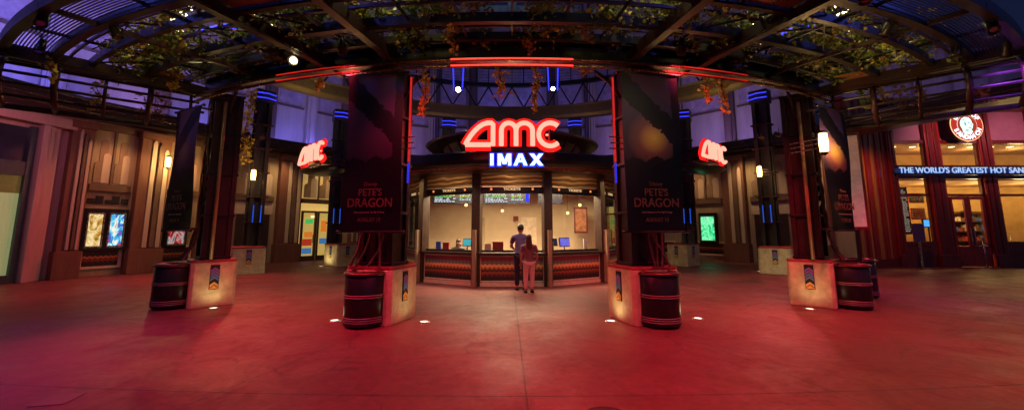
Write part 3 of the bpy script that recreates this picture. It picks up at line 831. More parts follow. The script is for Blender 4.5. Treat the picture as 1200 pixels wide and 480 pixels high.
MB().bb(-.25, .25, -.03, .03, 0, .95).build('frame', shopred2, pf, bevel=.01)
MB().bb(-.2, .2, -.04, -.031, .06, .89).build('print', M('faded_print', (.3, .12, .06), .5, 0, .6, 7), pf)
ps = MB().bb(-.1, .1, -.02, .0, -.09, .09).build('wall_sign', M('maroon_plate', (.18, .02, .01), .5)); ps.location = (.15, 16.06, 2.05); tag(ps, 'tiny maroon plate on the booth back wall above the couple', 'wall plate')

# ------------------------------------------------------------------ letters  a m c
def neon_letters(w):
    """stroke paths for a lowercase-style wordmark; total width w, height about .29 w; returns list of polylines in xz"""
    k = w / 400.0; out = []
    out.append([(5 * k, 0), (60 * k, 0), (108 * k, 0)])
    a = [(5 * k, 0)] + [(k * (5 + 100 * math.sin(PI / 2 * i / 10) ** 1.0), k * (92 * (1 - math.cos(PI / 2 * i / 10)) ** .0 * 0 + 92 * math.sin(PI / 2 * i / 10) ** 1.5)) for i in range(1, 11)]
    a = [(k * x, k * z) for x, z in ((5, 0), (12, 14), (24, 34), (40, 55), (58, 73), (78, 86), (96, 91), (112, 91), (118, 86), (118, 40), (118, -4))]
    out.append(a)
    m = []
    x = 152
    m = [(x, -4), (x, 60)] + [(x + 30 - 30 * math.cos(PI * i / 8) + 0, 60 + 31 * math.sin(PI * i / 8)) for i in range(1, 8)] + [(x + 60, 60), (x + 60, -4)]
    out.append([(k * p, k * q) for p, q in m])
    m = [(x + 60, 60)] + [(x + 94 - 34 * math.cos(PI * i / 8), 60 + 31 * math.sin(PI * i / 8)) for i in range(1, 8)] + [(x + 128, 60), (x + 128, -4)]
    out.append([(k * p, k * q) for p, q in m])
    c = [(352 + 47 * math.cos(R(an)), 43 + 48 * math.sin(R(an))) for an in range(48, 313, 12)]
    out.append([(k * p, k * q) for p, q in c])
    out.append([(k * 345, k * 43), (k * 334, k * 43)])
    return out


def make_neon_sign(label, w, loc, rz, tube_r=None):
    t = thing('neon_sign', label, 'neon sign', loc, rz, 'glowing red three-letter neon signs')
    r_ = tube_r or w * .027
    st = neon_letters(w)
    names = ['a', 'a', 'm', 'm', 'c', 'c']
    groups = [(0, 1), (2, 3), (4, 5)]
    for gset in groups:
        can = MB(); core = MB(); can.X = Matrix.Diagonal((1, .3, 1, 1))
        for i in gset:
            pts = [(x - w / 2, z) for x, z in st[i]]
            rr2 = r_ if i != 5 else r_ * .4
            core.tube([(x, -.02 - rr2 * 1.2, z) for x, z in pts], rr2 * .9, 10)
            can.tube([(x, .0, z) for x, z in pts], rr2 * 2.25 if i != 5 else r_ * .5, 10)
        c = can.build('letter', redhalo, t, True); core.build('tube', neon_hot, c, True)
    return t


x0, zt = H(543, 143, 10.85); x1, zb = H(660, 173, 10.85)
MAIN = make_neon_sign('large red glowing amc sign over the ticket windows, biggest of the three', (x1 - x0) * .97, ((x0 + x1) / 2, 10.85, zb + .06), 0)
MB().bb(-1.3, 1.3, .06, .1, -.12, -.06).bb(-1.0, -.95, .04, .08, -.2, .6).bb(.95, 1.0, .04, .08, -.2, .6).bb(-.02, .02, .04, .08, -.2, .6).build('support_rail', steel, MAIN)
t = thing('blue_sign', 'blue and white glowing IMAX sign below the large red sign', 'sign', (H(599, 186, 10.7)[0], 10.7, H(600, 187, 10.7)[1])); t.scale = (.88, 1, .92)
def glyph(b, strokes, w, x0, y, hh):
    k = 0
    for (xa, za, xb, zb_) in strokes:
        k += 1; dx, dz = xb - xa, zb_ - za; L_ = math.hypot(dx, dz); nx, nz = -dz / L_ * w / 2, dx / L_ * w / 2
        if abs(dx) < 1e-6: nx, nz = w / 2, 0
        else:
            f_ = (w / 2) / abs(dz / L_); nx, nz = f_, 0   # cut level at top and bottom
        b.plate([(x0 + xa - nx, za), (x0 + xa + nx, za), (x0 + xb + nx, zb_), (x0 + xb - nx, zb_)], y - .002 * k, y + .03)
GL = {'I': (.16, [(0, 0, 0, 1)]), 'M': (.56, [(-.2, 0, -.2, 1), (.2, 0, .2, 1), (-.17, 1, 0, .12), (.17, 1, 0, .12)]), 'A': (.5, [(-.2, 0, -.005, 1), (.2, 0, .005, 1)]), 'X': (.48, [(-.18, 0, .18, 1), (.18, 0, -.18, 1)])}
xc = -.66
for ch, cw in (('I', .16), ('M', .48), ('A', .42), ('X', .42)):
    hh = .34; st_ = [(a_ * .78, (c_ - .5) * hh, e_ * .78, (g_ - .5) * hh) for a_, c_, e_, g_ in GL[ch][1]]
    b = MB(); glyph(b, [(a_, c_ * 1.22, e_, g_ * 1.22) for a_, c_, e_, g_ in st_], .17, xc + cw / 2, .03, hh)
    if ch == 'A': b.plate([(xc + cw / 2 - .12, -.1), (xc + cw / 2 + .12, -.1), (xc + cw / 2 + .12, .01), (xc + cw / 2 - .12, .01)], .012, .05)
    lb = b.build('letter', bluehalo, t)
    b = MB(); glyph(b, st_, .095, xc + cw / 2, -.03, hh)
    if ch == 'A': b.plate([(xc + cw / 2 - .1, -.075), (xc + cw / 2 + .1, -.075), (xc + cw / 2 + .1, -.02), (xc + cw / 2 - .1, -.02)], -.045, 0)
    b.build('face', neon_ice, lb)
    xc += cw + .06 - (.03 if ch == 'M' else 0)
MB().bb(-.7, .7, .06, .09, -.02, .02).build('rail', steel, t)
for s in (-1, 1):
    px = 601 + s * 234
    x, z = H(px, 186 if s < 0 else 184, 16.6)
    t = make_neon_sign('smaller tilted red amc sign on the %s marquee over the entrance' % ('left' if s < 0 else 'right'), 2.75, (x, 16.6, z - .1), s * R(45))
    b = MB(); b.X = Matrix.Translation((0, .45, -.35)) @ Matrix.Diagonal((1.6, .8, 1, 1)); b.lathe([(0, -.22), (.5, -.16), (.95, -.03), (1, .02), (.9, .07), (0, .12)], 32); b.build('marquee', black, t, True)
    MB().bb(-1.1, 1.1, .05, .1, -.16, -.1).tube([(.9, .1, .2), (1.3, 3.6, 1.5)], .03, 6).tube([(-.9, .1, .2), (.2, 3.8, 1.5)], .03, 6).build('stay', steel, t)
    MB().bb(-.25, .25, .5, 4.6, -.5, -.4).build('arm', steel, t)

# ------------------------------------------------------------------ theatre building
TB = thing('theater_building', 'art deco theater building curving round the plaza under violet lit upper walls', 'building', (0, 24, 0))
def seg(p, q):
    p, q = Vector((*p, 0)), Vector((*q, 0)); d = q - p; L = d.length; d.normalize()
    return Matrix.Translation(p) @ Matrix.Rotation(math.atan2(d.y, d.x), 4, 'Z'), L     # local: x along, -y toward the plaza


def deco(b, x0, x1, z0, z1, y=-.03):
    """stepped rounded art deco clouds"""
    w = x1 - x0; h = z1 - z0
    def cloud(cx, wd, top, zb=z0):
        pts = [(cx - wd / 2, zb), (cx + wd / 2, zb)] + [(cx + wd / 2 * math.cos(PI * i / 8), top - wd / 2 + wd / 2 * math.sin(PI * i / 8)) for i in range(9)]
        return pts
    for cx, wd, tp, yy, mi in ((x0 + w * .24, w * .46, z0 + h * .42, y - .03, 0), (x0 + w * .5, w * .5, z0 + h * .88, y - .01, 0), (x0 + w * .72, w * .46, z0 + h * .6, y - .02, 1)):
        b.mi = mi; b.plate(cloud(cx, wd, tp), yy - .01, y + .001)


wainz = zigzag('wainscot_zigzag', .14, .05, .35, .95, [(0, (.02, .012, .01)), (.3, (.22, .03, .02)), (.5, (.6, .22, .05)), (.6, (.05, .02, .015)), (.78, (.12, .02, .02))])
litg = M('yellow_frosted_window', (.6, .45, .2), .4, 0, .2, 3, emi=(1, .62, .18), es=.35)
grnl = M('pale_green_glass', (.3, .34, .2), .3, 0, .3, 2, streak=True, emi=(.62, .75, .3), es=.28)
mull = M('window_mullion', (.1, .06, .04), .4)
doorb = M('dark_door', (.05, .025, .02), .4)
poster_mats = {}


def art(name, cols, es, seed):
    m, nt, out = newmat(name)
    tc = N(nt, 'ShaderNodeTexCoord'); mp = N(nt, 'ShaderNodeMapping'); mp.inputs['Location'].default_value = (seed, seed * 2, 0); mp.inputs['Scale'].default_value = (1.6, 1, 1)
    n = N(nt, 'ShaderNodeTexNoise', i_Scale=2.6, i_Detail=5, i_Distortion=1.6); nt.links.new(tc.outputs['Object'], mp.inputs[0]); nt.links.new(mp.outputs[0], n.inputs['Vector'])
    r = ramp(nt, [(.3 + .45 * i / (len(cols) - 1), c) for i, c in enumerate(cols)], False); nt.links.new(n.outputs['Fac'], r.inputs[0])
    e = N(nt, 'ShaderNodeEmission'); nt.links.new(r.outputs[0], e.inputs[0]); e.inputs[1].default_value = es * .75; nt.links.new(e.outputs[0], out.inputs[0])
    return m


arts = [art('poster_gold', [(.02, .01, .0), (.6, .3, .05), (1, .8, .4), (.3, .25, .1)], 1.3, 1), art('poster_blue', [(.6, .05, .02), (.02, .1, .5), (.1, .55, .8), (1, .9, .7), (.01, .01, .03)], 1.5, 4),
        art('poster_red', [(.01, .01, .02), (.6, .02, .02), (.5, .5, .5), (.02, .02, .03)], 1.0, 8), art('poster_green', [(.01, .1, .03), (.05, .8, .3), (.3, 1, .5), (.02, .15, .3)], 1.4, 2)]


def poster_case(X, xc, label, mat, w=.78, h=1.35, z=1.05):
    p = X @ Vector((xc, -.1, z)); t = thing('poster_case', label, 'poster', p, X.to_euler().z, 'lit film poster cases on the theater wall')
    MB().bb(-w / 2 - .13, w / 2 + .13, -.08, .09, -.16, h + .2).build('case', black, t, bevel=.01)
    MB().bb(-w / 2, w / 2, -.095, -.081, 0, h).build('poster', mat, t)
    b = MB()
    for x_, z_, ww, hh in ((0, -.04, w + .08, .03), (0, h + .04, w + .08, .03), (-w / 2 - .035, h / 2, .03, h + .06), (w / 2 + .035, h / 2, .03, h + .06)): b.bb(x_ - ww / 2, x_ + ww / 2, -.11, -.082, z_ - hh / 2, z_ + hh / 2)
    b.build('frame', chrome, t)
    return t


def wallseg(p, q, mat=cream, z1=6.0, z0=0):
    X, L = seg(p, q); b = MB(); b.X = X; b.bb(0, L, 0, .3, z0, z1); b.build('wall', mat, TB, world=True); return X, L


def pilaster(X, x0, x1, z1=5.35, wide=True):
    b = MB(); b.X = X; w = x1 - x0
    b.mi = 0; b.bb(x0, x1, -.35, -.002, 0, z1 - .25)
    b.mi = 1
    n = 3
    for i in range(n):
        a = x0 + w * (.34 + .21 * i); h = z1 - .3 - (0, .12, .3)[i]; ww = w * .15
        b.mi = (1, 2, 1)[i]
        pl = [(a, .95), (a + ww, .95), (a + ww, h - .12), (a + ww * .7, h), (a + ww * .3, h), (a, h - .12)]
        b.plate(pl, -.41 - .03 * (i == 1), -.352)
    b.mi = 3; b.bb(x0 - .06, x1 + .06, -.46, -.354, 0, .9); b.bb(x0 - .06, x0 - .001, -.354, -.002, 0, .9); b.bb(x1 + .001, x1 + .06, -.354, -.002, 0, .9)
    b.mi = 0; b.bb(x0 - .05, x1 + .05, -.45, -.0025, z1 - .248, z1)
    b.build('pilaster', [umber, cream2, brown, umber], TB, world=True, bevel=.012)


def bay(X, x0, x1, lit=False):
    """upper art deco panel + transom band + recess"""
    b = MB(); b.X = X
    b.mi = 2; b.bb(x0, x1, -.03, -.001, 3.25, 5.2)
    deco(b, x0 + .08, (x0 + x1) / 2 - .05, 3.3, 5.1, -.031); deco(b, (x0 + x1) / 2 + .05, x1 - .08, 3.3, 5.1, -.031)
    b.build('deco_panel', [tanp, cream2, cream if not lit else litg], TB, world=True)
    b = MB(); b.X = X
    b.bb(x0, x1, -.14, -.002, 3.0, 3.24); b.bb((x0 + x1) / 2 - .035, (x0 + x1) / 2 + .035, -.1, -.032, 3.245, 5.2); b.bb(x0, x1, -.16, -.002, 5.2, 5.4)
    b.build('transom', mull if lit else brown, TB, world=True)


def wainscot(X, x0, x1):
    b = MB(); b.X = Matrix.Identity(4); L = x1 - x0
    b.bb(-L / 2 + .1, L / 2 - .1, -.02, .0, .35, .9)
    o = b.build('zigzag_panel', wainz, TB); pz = X @ Vector(((x0 + x1) / 2, -.035, 0)); o.location = pz - TB.location; o.rotation_euler = (0, 0, X.to_euler().z)
    b = MB(); b.X = X
    b.bb(x0, x1, -.07, -.001, .9, .98); b.bb(x0, x1, -.07, -.001, .26, .34); b.bb(x0, x0 + .09, -.07, -.001, .34, .9); b.bb(x1 - .09, x1, -.07, -.001, .34, .9)
    b.build('wainscot_frame', trim, TB, world=True)


def entrance(X, x0, x1):
    n = 2; w = (x1 - x0) / n
    b = MB(); b.X = X; b.bb(x0, x1, -.02, -.004, .0, 3.0); b.build('lobby_glow', M('lobby_light', (.5, .4, .2), .6, 0, .4, 1.5, emi=(1, .62, .16), es=.6), TB, world=True)
    for i in range(n):
        a = x0 + i * w
        b = MB(); b.X = X
        b.bb(a + .02, a + .12, -.13, -.03, 0, 2.6); b.bb(a + w - .12, a + w - .02, -.13, -.03, 0, 2.6); b.bb(a + .12, a + w - .12, -.13, -.03, 0, .25); b.bb(a + .12, a + w - .12, -.13, -.03, 2.5, 2.6)
        dd = b.build('door', mull, TB, world=True)
        b = MB(); b.X = X; b.bb(a + .12, a + w - .12, -.085, -.08, .25, 2.5); b.build('pane', glass, dd, world=TB.location)
        b = MB(); b.X = X; b.tube([(a + w - .2, -.17, .9), (a + w - .2, -.17, 1.35)], .018, 6); b.build('handle', chrome, dd, world=TB.location)
    rnd = random.Random(int(x0 * 10) + 3)
    b = MB(); b.X = X
    for i in range(6):
        for mi, c in ((0, 0),):
            pass
    mats = [EM('lobby_green', (.1, .6, .15), .9), EM('lobby_orange', (1, .25, .03), .8), EM('lobby_blue', (.1, .3, .7), .6), EM('lobby_red', (.7, .05, .02), .7), EM('lobby_white', (1, .8, .4), 1.6)]
    for cx, cz, ww, hh, mi in ((x0 + w * .55, 2.05, .4, .25, 0), (x0 + w * .55, 1.35, .42, .3, 1), (x0 + w * .5, .95, .5, .35, 3), (x0 + w * .5, .5, .5, .3, 2), (x0 + w * .75, 2.3, .18, .12, 4), (x0 + w * 1.5, 1.8, .3, .6, 1), (x0 + w * 1.5, 1.0, .4, .3, 2)):
        b.mi = mi; b.bb(cx - ww / 2, cx + ww / 2, -.045, -.0205, cz - hh / 2, cz + hh / 2)
    b.build('lobby_display', mats, TB, world=True)


pts = [(-16.0, 9.5), (-15.3, 13.9), (-14.0, 16.4), (-13.3, 18.9), (-9.6, 23.6), (-5, 25.6), (5, 25.6), (9.6, 23.6), (13.3, 18.9), (14.35, 17.3)]
# S0 : rose storefront
X, L = wallseg(pts[0], pts[1], pinkp)
b = MB(); b.X = X
b.bb(.9, 3.35, -.03, -.002, .25, 2.75); b.build('shop_window', grnl, TB, world=True)
b = MB(); b.X = X; b.bb(.9, 3.35, -.03, -.002, 2.75, 3.3); b.build('transom_glass', M('olive_glass', (.1, .09, .03), .2, emi=(.5, .35, .08), es=.12), TB, world=True)
b = MB(); b.X = X; b.bb(.9, 3.35, -.12, -.002, 3.3, 3.75); b.bb(3.35, 3.5, -.14, -.002, 0, 4.9); b.bb(.75, .9, -.14, -.002, 0, 4.9); b.bb(.9, 3.35, -.14, -.002, 0, .25); b.bb(2.05, 2.11, -.1, -.031, .25, 2.75); b.build('window_frame', slate, TB, world=True)
b = MB(); b.X = X; b.bb(.9, 3.35, -.03, -.002, 3.76, 4.85); b.build('upper_pane', upglass, TB, world=True)
b = MB(); b.X = X
for i, (a, d_) in enumerate(((3.55, .3), (3.75, .2), (3.95, .12))): b.bb(a, a + .16, -d_, -.003, 0, 5.3)
b.bb(-.2, 4.45, -.35, -.003, 5.0, 5.32); b.bb(-.2, .6, -.4, -.004, 0, 4.95); b.build('rose_surround', pinkp, TB, world=True, bevel=.01)
# S1
X, L = wallseg(pts[1], pts[2]); pilaster(X, -.05, .5); bay(X, .6, 1.75); wainscot(X, .6, 1.75)
poster_case(X, .88, 'lit gold toned film poster, left one of the pair on the left wall', arts[0], .36, 1.12); poster_case(X, 1.46, 'lit blue and red film poster, right one of the pair on the left wall', arts[1], .36, 1.12)
b = MB(); b.X = X
for q, hh in ((.62, .25), (.85, .45), (1.1, .2), (1.3, .5), (1.55, .3)): b.bb(q, q + .2, -.05, -.001, 2.55, 2.6 + hh * .5)
b.build('stepped_hood', black, TB, world=True)
pilaster(X, 1.85, 2.8)
# S2 left & right mirrored
for s in (-1, 1):
    if s < 0: X, L = wallseg(pts[2], pts[3])
    else: X, L = wallseg(pts[8], pts[9])
    if s < 0:
        bay(X, .1, 1.3); wainscot(X, .1, 1.3); poster_case(X, .55, 'lit red and black film poster farther along the left wall behind the banner', arts[2], .6, 1.3); pilaster(X, 1.4, 2.2)
    else: pilaster(X, .3, 1.2); bay(X, 1.25, 1.85)
    # S3
    if s < 0: X, L = wallseg(pts[3], pts[4])
    else: X, L = wallseg(pts[7], pts[8])
    def m(a, b_): return (a, b_) if s < 0 else (L - b_, L - a)
    bay(X, *m(.35, 2.1)); pilaster(X, *m(2.25, 3.35)); bay(X, *m(3.5, 5.2), lit=(s < 0))
    a0, a1 = m(.55, 2.0)
    b = MB(); b.X = X; b.bb(a0, a1, -.04, -.003, 0, 2.35); dd = b.build('door', doorb, TB, world=True)
    b = MB(); b.X = X; b.bb((a0 + a1) / 2 - .01, (a0 + a1) / 2 + .01, -.045, -.041, 0, 2.35); b.build('seam', black, dd, world=TB.location)
    b = MB(); b.X = X; b.tube([((a0 + a1) / 2 - .08, -.09, .9), ((a0 + a1) / 2 - .08, -.09, 1.3)], .018, 6); b.build('handle', chrome, dd, world=TB.location)
    b = MB(); b.X = X; b.bb(a0 - .12, a1 + .12, -.035, -.002, 2.36, 2.95); b.build('lintel_panel', cream2, TB, world=True)
    if s < 0: entrance(X, 3.5, 5.2)
    else:
        wainscot(X, *m(3.5, 5.2)); poster_case(X, m(3.5, 5.2)[0] + .9, 'lit green film poster on the right wall beside the inner right banner', arts[3], .7, 1.25)
# S4 & S5 behind the booth
for i in (4, 5, 6):
    X, L = wallseg(pts[i], pts[i + 1]); k = int(L // 2.4)
    for j in range(k): 
        a = .2 + j * (L - .4) / k; w_ = (L - .4) / k; pilaster(X, a, a + .6); bay(X, a + .68, a + w_ - .08); 
        if i != 5 or True:
            if j % 2 == 0: entrance(X, a + .75, a + w_ - .15)
            else: wainscot(X, a + .68, a + w_ - .08)
# facade canopy band
cpath = [(-15.2, 8.0), (-14.9, 10.5), (-14.35, 13.4), (-13.2, 16.0), (-12.5, 18.5), (-9.0, 22.6), (-4.7, 24.4), (4.7, 24.4), (9.0, 22.6), (12.5, 18.5), (13.3, 15.6), (14.6, 12.4), (15.6, 9.5)]
def poly_out(pp):
    res = []
    for i, p in enumerate(pp):
        a = Vector(pp[max(0, i - 1)]); b_ = Vector(pp[min(len(pp) - 1, i + 1)]); d = (b_ - a).normalized(); res.append(((p[0], p[1], 0), (d.y, -d.x)))
    return res
def smooth(pp, n=6):
    out = []
    for i in range(len(pp) - 1):
        p0 = Vector(pp[max(i - 1, 0)]); p1 = Vector(pp[i]); p2 = Vector(pp[i + 1]); p3 = Vector(pp[min(i + 2, len(pp) - 1)])
        for k in range(n):
            t_ = k / n; out.append(tuple(.5 * ((2 * p1) + (-p0 + p2) * t_ + (2 * p0 - 5 * p1 + 4 * p2 - p3) * t_ ** 2 + (-p0 + 3 * p1 - 3 * p2 + p3) * t_ ** 3)))
    return out + [pp[-1]]
sp_ = smooth(cpath)
MB().sweep([((p[0], p[1], 5.5), o) for p, o in poly_out(sp_)], [(0, 0), (.06, .12), (.06, .42), (0, .55), (-1.5, .6), (-1.5, -.0)]).build('canopy_band', M('canopy_dark', (.035, .022, .022), .4, .3, .3, 4), TB, world=True)
for dz in (.1, .3, .5):
    MB().tube([(p[0] + o[0] * .1, p[1] + o[1] * .1, 5.42 + dz) for p, o in poly_out(sp_)], .018, 6).build('canopy_rail', rail_m, TB, True, world=True)
# upper walls
up = [(-17.6, 6.0), (-17.0, 10.0), (-16.3, 13.9), (-14.8, 16.6), (-14.1, 19.2), (-10.2, 24.4), (-5.2, 26.6), (5.2, 26.6), (10.2, 24.4), (14.1, 19.9)]
for i in range(len(up) - 1):
    X, L = seg(up[i], up[i + 1]); zt = 17 if i < 8 else 15
    b = MB(); b.X = X; b.bb(0, L, 0, .4, 5.95, zt); b.build('upper_wall', upper, TB, world=True)
    k = max(1, int(L / 2.1)); 
    for j in range(k + 1):
        a = j * L / k; b = MB(); b.X = X
        b.bb(a - .28, a + .28, -.28, -.002, 5.95, zt + .2); b.bb(a - .14, a + .14, -.38, -.282, 5.95, zt - .6); b.build('upper_pilaster', upper2 if (i + j) % 2 else upper, TB, world=True, bevel=.02)
        if j < k:
            b = MB(); b.X = X; w_ = L / k
            b.bb(a + .5, a + w_ - .5, -.03, -.003, 8.4, 12.6); b.build('upper_window', M('mauve_glass', (.34, .28, .46), .25, 0, .3, 2), TB, world=True)
            for q in (8.3, 12.7): b = MB(); b.X = X; b.bb(a + .4, a + w_ - .4, -.1, -.031, q - .05, q + .05); b.build('window_rail', upper2, TB, world=True)
# right upper part over the sandwich shop, lower
for (p, q, zt) in (((14.1, 19.9), (30, 19.9), 11.2),):
    X, L = seg(p, q); b = MB(); b.X = X; b.bb(0, L, 0, .4, 7.7, zt); b.build('upper_wall', upper, TB, world=True)
    for j in range(8):
        b = MB(); b.X = X; b.bb(j * 2, j * 2 + .5, -.2, -.003, 7.7, zt + .1); b.build('upper_pilaster', upper, TB, world=True)
    b = MB(); b.X = X; b.bb(-.1, L, -.35, -.21, zt - .5, zt + .15); b.build('cornice', upper2, TB, world=True)

# ------------------------------------------------------------------ sandwich shop
SH = thing('sandwich_shop', 'dark red shopfront with tall lit windows at the right edge of the plaza', 'shop', (19, 18.4, 0))
Y0 = 18.4
X, L = seg((14.35, 17.3), (17.0, 18.38))
b = MB(); b.X = X; b.bb(0, L, 0, .25, 0, 7.4); b.build('side_wall', shopred, SH, world=True)
n = 13
b = MB(); b.X = X
for i in range(n):
    b.mi = i % 3 == 1; a = i * L / n; b.bb(a + .015, a + L / n - .015, -.06 - .04 * (i % 2), -.002, 0.35, 7.3)
b.build('stripe_board', [shopred, shopgold], SH, world=True, bevel=.008)
b = MB(); b.X = X; b.bb(0, L, -.14, -.003, 0, .34); b.build('plinth_board', shopred2, SH, world=True)
# pillars (x ranges) and bays
pil = [(17.0, 17.35), (18.75, 19.45), (21.2, 21.8), (23.6, 24.3)]
for a, c in pil:
    b = MB(); b.bb(a, c, Y0 - .16, Y0 + .12, 0, 7.0); b.build('pillar', shopred, SH, world=True, bevel=.015)
    b = MB(); w = c - a
    for q in range(2): b.bb(a + w * (.16 + .4 * q), a + w * (.42 + .4 * q), Y0 - .2, Y0 - .162, .6, 6.9)
    b.build('pillar_rib', shopred2, SH, world=True, bevel=.01)
    b = MB(); b.bb(a - .05, c + .05, Y0 - .26, Y0 - .163, 0, .5); b.build('pillar_base', shopred2, SH, world=True)
mauve = M('mauve_panel', (.36, .2, .3), .6, 0, .15, 3)
for i, (a, c) in enumerate(((17.35, 18.75), (19.45, 21.2), (21.8, 23.6))):
    b = MB(); b.bb(a, c, Y0, Y0 + .08, 5.65, 7.0); b.build('wall_panel', mauve, SH, world=True)
    b = MB(); b.bb(a, c, Y0 - .1, Y0 + .1, 5.5, 5.65); b.bb(a, c, Y0 - .1, Y0 + .1, 3.88, 4.5); b.bb(a, c, Y0 - .06, Y0 + .06, 3.1, 3.2)
    b.bb(a, a + .08, Y0 - .06, Y0 + .06, .6, 3.88); b.bb(c - .08, c, Y0 - .06, Y0 + .06, .6, 3.88); b.bb(a, a + .06, Y0 - .06, Y0 + .06, 4.5, 5.5); b.bb(c - .06, c, Y0 - .06, Y0 + .06, 4.5, 5.5)
    if i != 1: b.bb(a, c, Y0 - .1, Y0 + .1, 0, 1.1)
    b.build('window_frame', shopred2, SH, world=True)
    b = MB(); b.bb(a + .08, c - .08, Y0 - .01, Y0, 1.1 if i != 1 else .1, 3.85); b.bb(a + .06, c - .06, Y0 - .01, Y0, 4.5, 5.5); b.build('pane', glass, SH, world=True)
    if i == 1:
        for q in (0, 1):
            w = (c - a - .16) / 2; x_ = a + .08 + q * w
            b = MB(); b.bb(x_ + .02, x_ + .14, Y0 - .1, Y0 - .02, .02, 3.08); b.bb(x_ + w - .14, x_ + w - .02, Y0 - .1, Y0 - .02, .02, 3.08); b.bb(x_ + .14, x_ + w - .14, Y0 - .1, Y0 - .02, .02, .9); b.bb(x_ + .14, x_ + w - .14, Y0 - .1, Y0 - .02, 2.95, 3.08)
            dd = b.build('door', shopred, SH, world=True, bevel=.008)
            b = MB(); hx = x_ + (w - .08 if q == 0 else .08); b.tube([(hx, Y0 - .16, 1.0), (hx, Y0 - .16, 1.7)], .02, 8); b.build('handle', chrome, dd, world=SH.location)
b = MB(); b.bb(16.9, 26, Y0 - .55, Y0 + .3, 7.0, 7.15); b.bb(16.9, 26, Y0 - .4, Y0 + .3, 7.15, 7.55); b.build('cornice', shopred2, SH, world=True, bevel=.02)
b = MB()
for i in range(34): b.bb(17 + i * .26, 17.14 + i * .26, Y0 - .46, Y0 - .402, 7.18, 7.52)
b.build('cornice_rib', shopred, SH, world=True)
b = MB(); b.bb(16.9, 26, Y0 + .3, Y0 + 1.5, 7.15, 7.3); b.build('roof', shopred2, SH, world=True)
# interior
shopin = M('shop_inside_wall', (.55, .33, .12), .8, 0, .2, 1.5)
b = MB(); b.bb(17.1, 33, Y0 + 3.4, Y0 + 3.5, 0, 7); b.bb(17.0, 17.1, Y0 + .3, Y0 + 3.5, 0, 7); b.build('inner_wall', shopin, SH, world=True)
b = MB(); b.bb(17.1, 33, Y0 + .3, Y0 + 3.4, 5.6, 5.7); b.bb(17.1, 33, Y0 + .32, Y0 + 3.4, 3.86, 3.92); b.build('ceiling', M('shop_ceiling', (.35, .2, .1), .7), SH, world=True)
b = MB()
for i in range(9): b.lathe([(0, 5.59), (.12, 5.59)], 14, (17.6 + i * .95, Y0 + 1.2, 0))
b.build('ceiling_lamp', EM('shop_lamp', (1, .7, .3), 8), SH, world=True)
sg = bpy.data.objects.new
t = thing('shelf_unit', 'dark shelves stocked with small goods behind the shop doors', 'shelves', (23.7, Y0 + 3.1, 0))
b = MB()
for z in (.5, 1.0, 1.5, 2.0, 2.5): b.bb(-1.2, 1.2, -.2, .2, z, z + .04)
for x_ in (-1.2, 0, 1.2): b.bb(x_ - .03, x_ + .03, -.2, .2, 0, 2.6)
b.build('frame', doorb, t)
rnd = random.Random(11); b = MB()
for z in (.54, 1.04, 1.54, 2.04):
    x_ = -1.1
    while x_ < 1.05:
        w = rnd.uniform(.08, .2); b.mi = rnd.randrange(4)
        if abs(x_ + w / 2) > .12: b.bb(x_, x_ + w, -.15, .1, z, z + rnd.uniform(.12, .36))
        x_ += w + .03
b.build('goods', [M('goods_red', (.5, .05, .03), .5), M('goods_blue', (.06, .15, .5), .5), M('goods_cream', (.7, .6, .45), .5), M('goods_brown', (.15, .07, .03), .5)], t)
t = thing('wall_menu', 'tall dark chalkboard menu inside the left shop window', 'menu board', (18.5, Y0 + .9, 1.4))
MB().bb(-.17, .17, 0, .05, 0, 2.2).build('board', M('chalkboard', (.03, .04, .035), .6), t)
b = MB(); rnd = random.Random(2); line_rows(b, -.14, .13, .1, 2.1, 22, rnd, -.002); b.build('text_rows', [M('chalk', (.6, .6, .55), .7, emi=(.8, .8, .7), es=.3)] * 3, t)
for i, (cx, cz, w, h, c, lab) in enumerate(((19.75, 2.95, .65, .38, (.1, .2, .14), 'green chalk sign hanging inside the left shop window'), (19.75, 2.15, .6, .45, (.6, .5, .35), 'cream menu sign in a red frame below the green chalk sign'))):
    t = thing('hanging_sign', lab, 'sign', (cx, Y0 + 1.6, cz))
    MB().bb(-w / 2 - .05, w / 2 + .05, 0, .04, -.05, h + .05).build('frame', M('sign_frame_red', (.4, .06, .03), .5), t)
    MB().bb(-w / 2, w / 2, -.012, -.001, 0, h).build('face', M('sign_face_%d' % i, c, .6), t)
    b = MB(); line_rows(b, -w / 2 + .05, w / 2 - .05, .05, h - .04, 4, rnd, -.014); b.build('text_rows', [M('sign_ink_%d' % i, (.8, .75, .6) if i == 0 else (.3, .03, .02), .6)] * 3, t)
t = thing('order_screen', 'small glowing blue screen on a stand inside the left shop window', 'screen', (19.25, Y0 + .7, 0))
MB().tube([(0, 0, 0), (0, 0, 1.75)], .03, 8).bb(-.2, .2, -.15, .15, 0, .03).bb(-.26, .26, -.03, .03, 1.72, 2.1).build('stand', black, t)
MB().bb(-.22, .22, -.04, -.031, 1.76, 2.06).build('display', EM('screen_blue', (.08, .35, 1), 1.6), t)
t = thing('lectern_sign', 'dark violet sign board on a post just outside the shop window', 'sign', (H(1076, 268, 17.6)[0], 17.6, 0))
MB().tube([(0, 0, 0), (0, 0, 1.2)], .03, 8).bb(-.2, .2, -.2, .2, 0, .03).build('post', chrome, t)
MB().box((0, 0, 1.5), (.5, .04, .75)).build('board', M('violet_board', (.08, .04, .16), .5), t, bevel=.01)
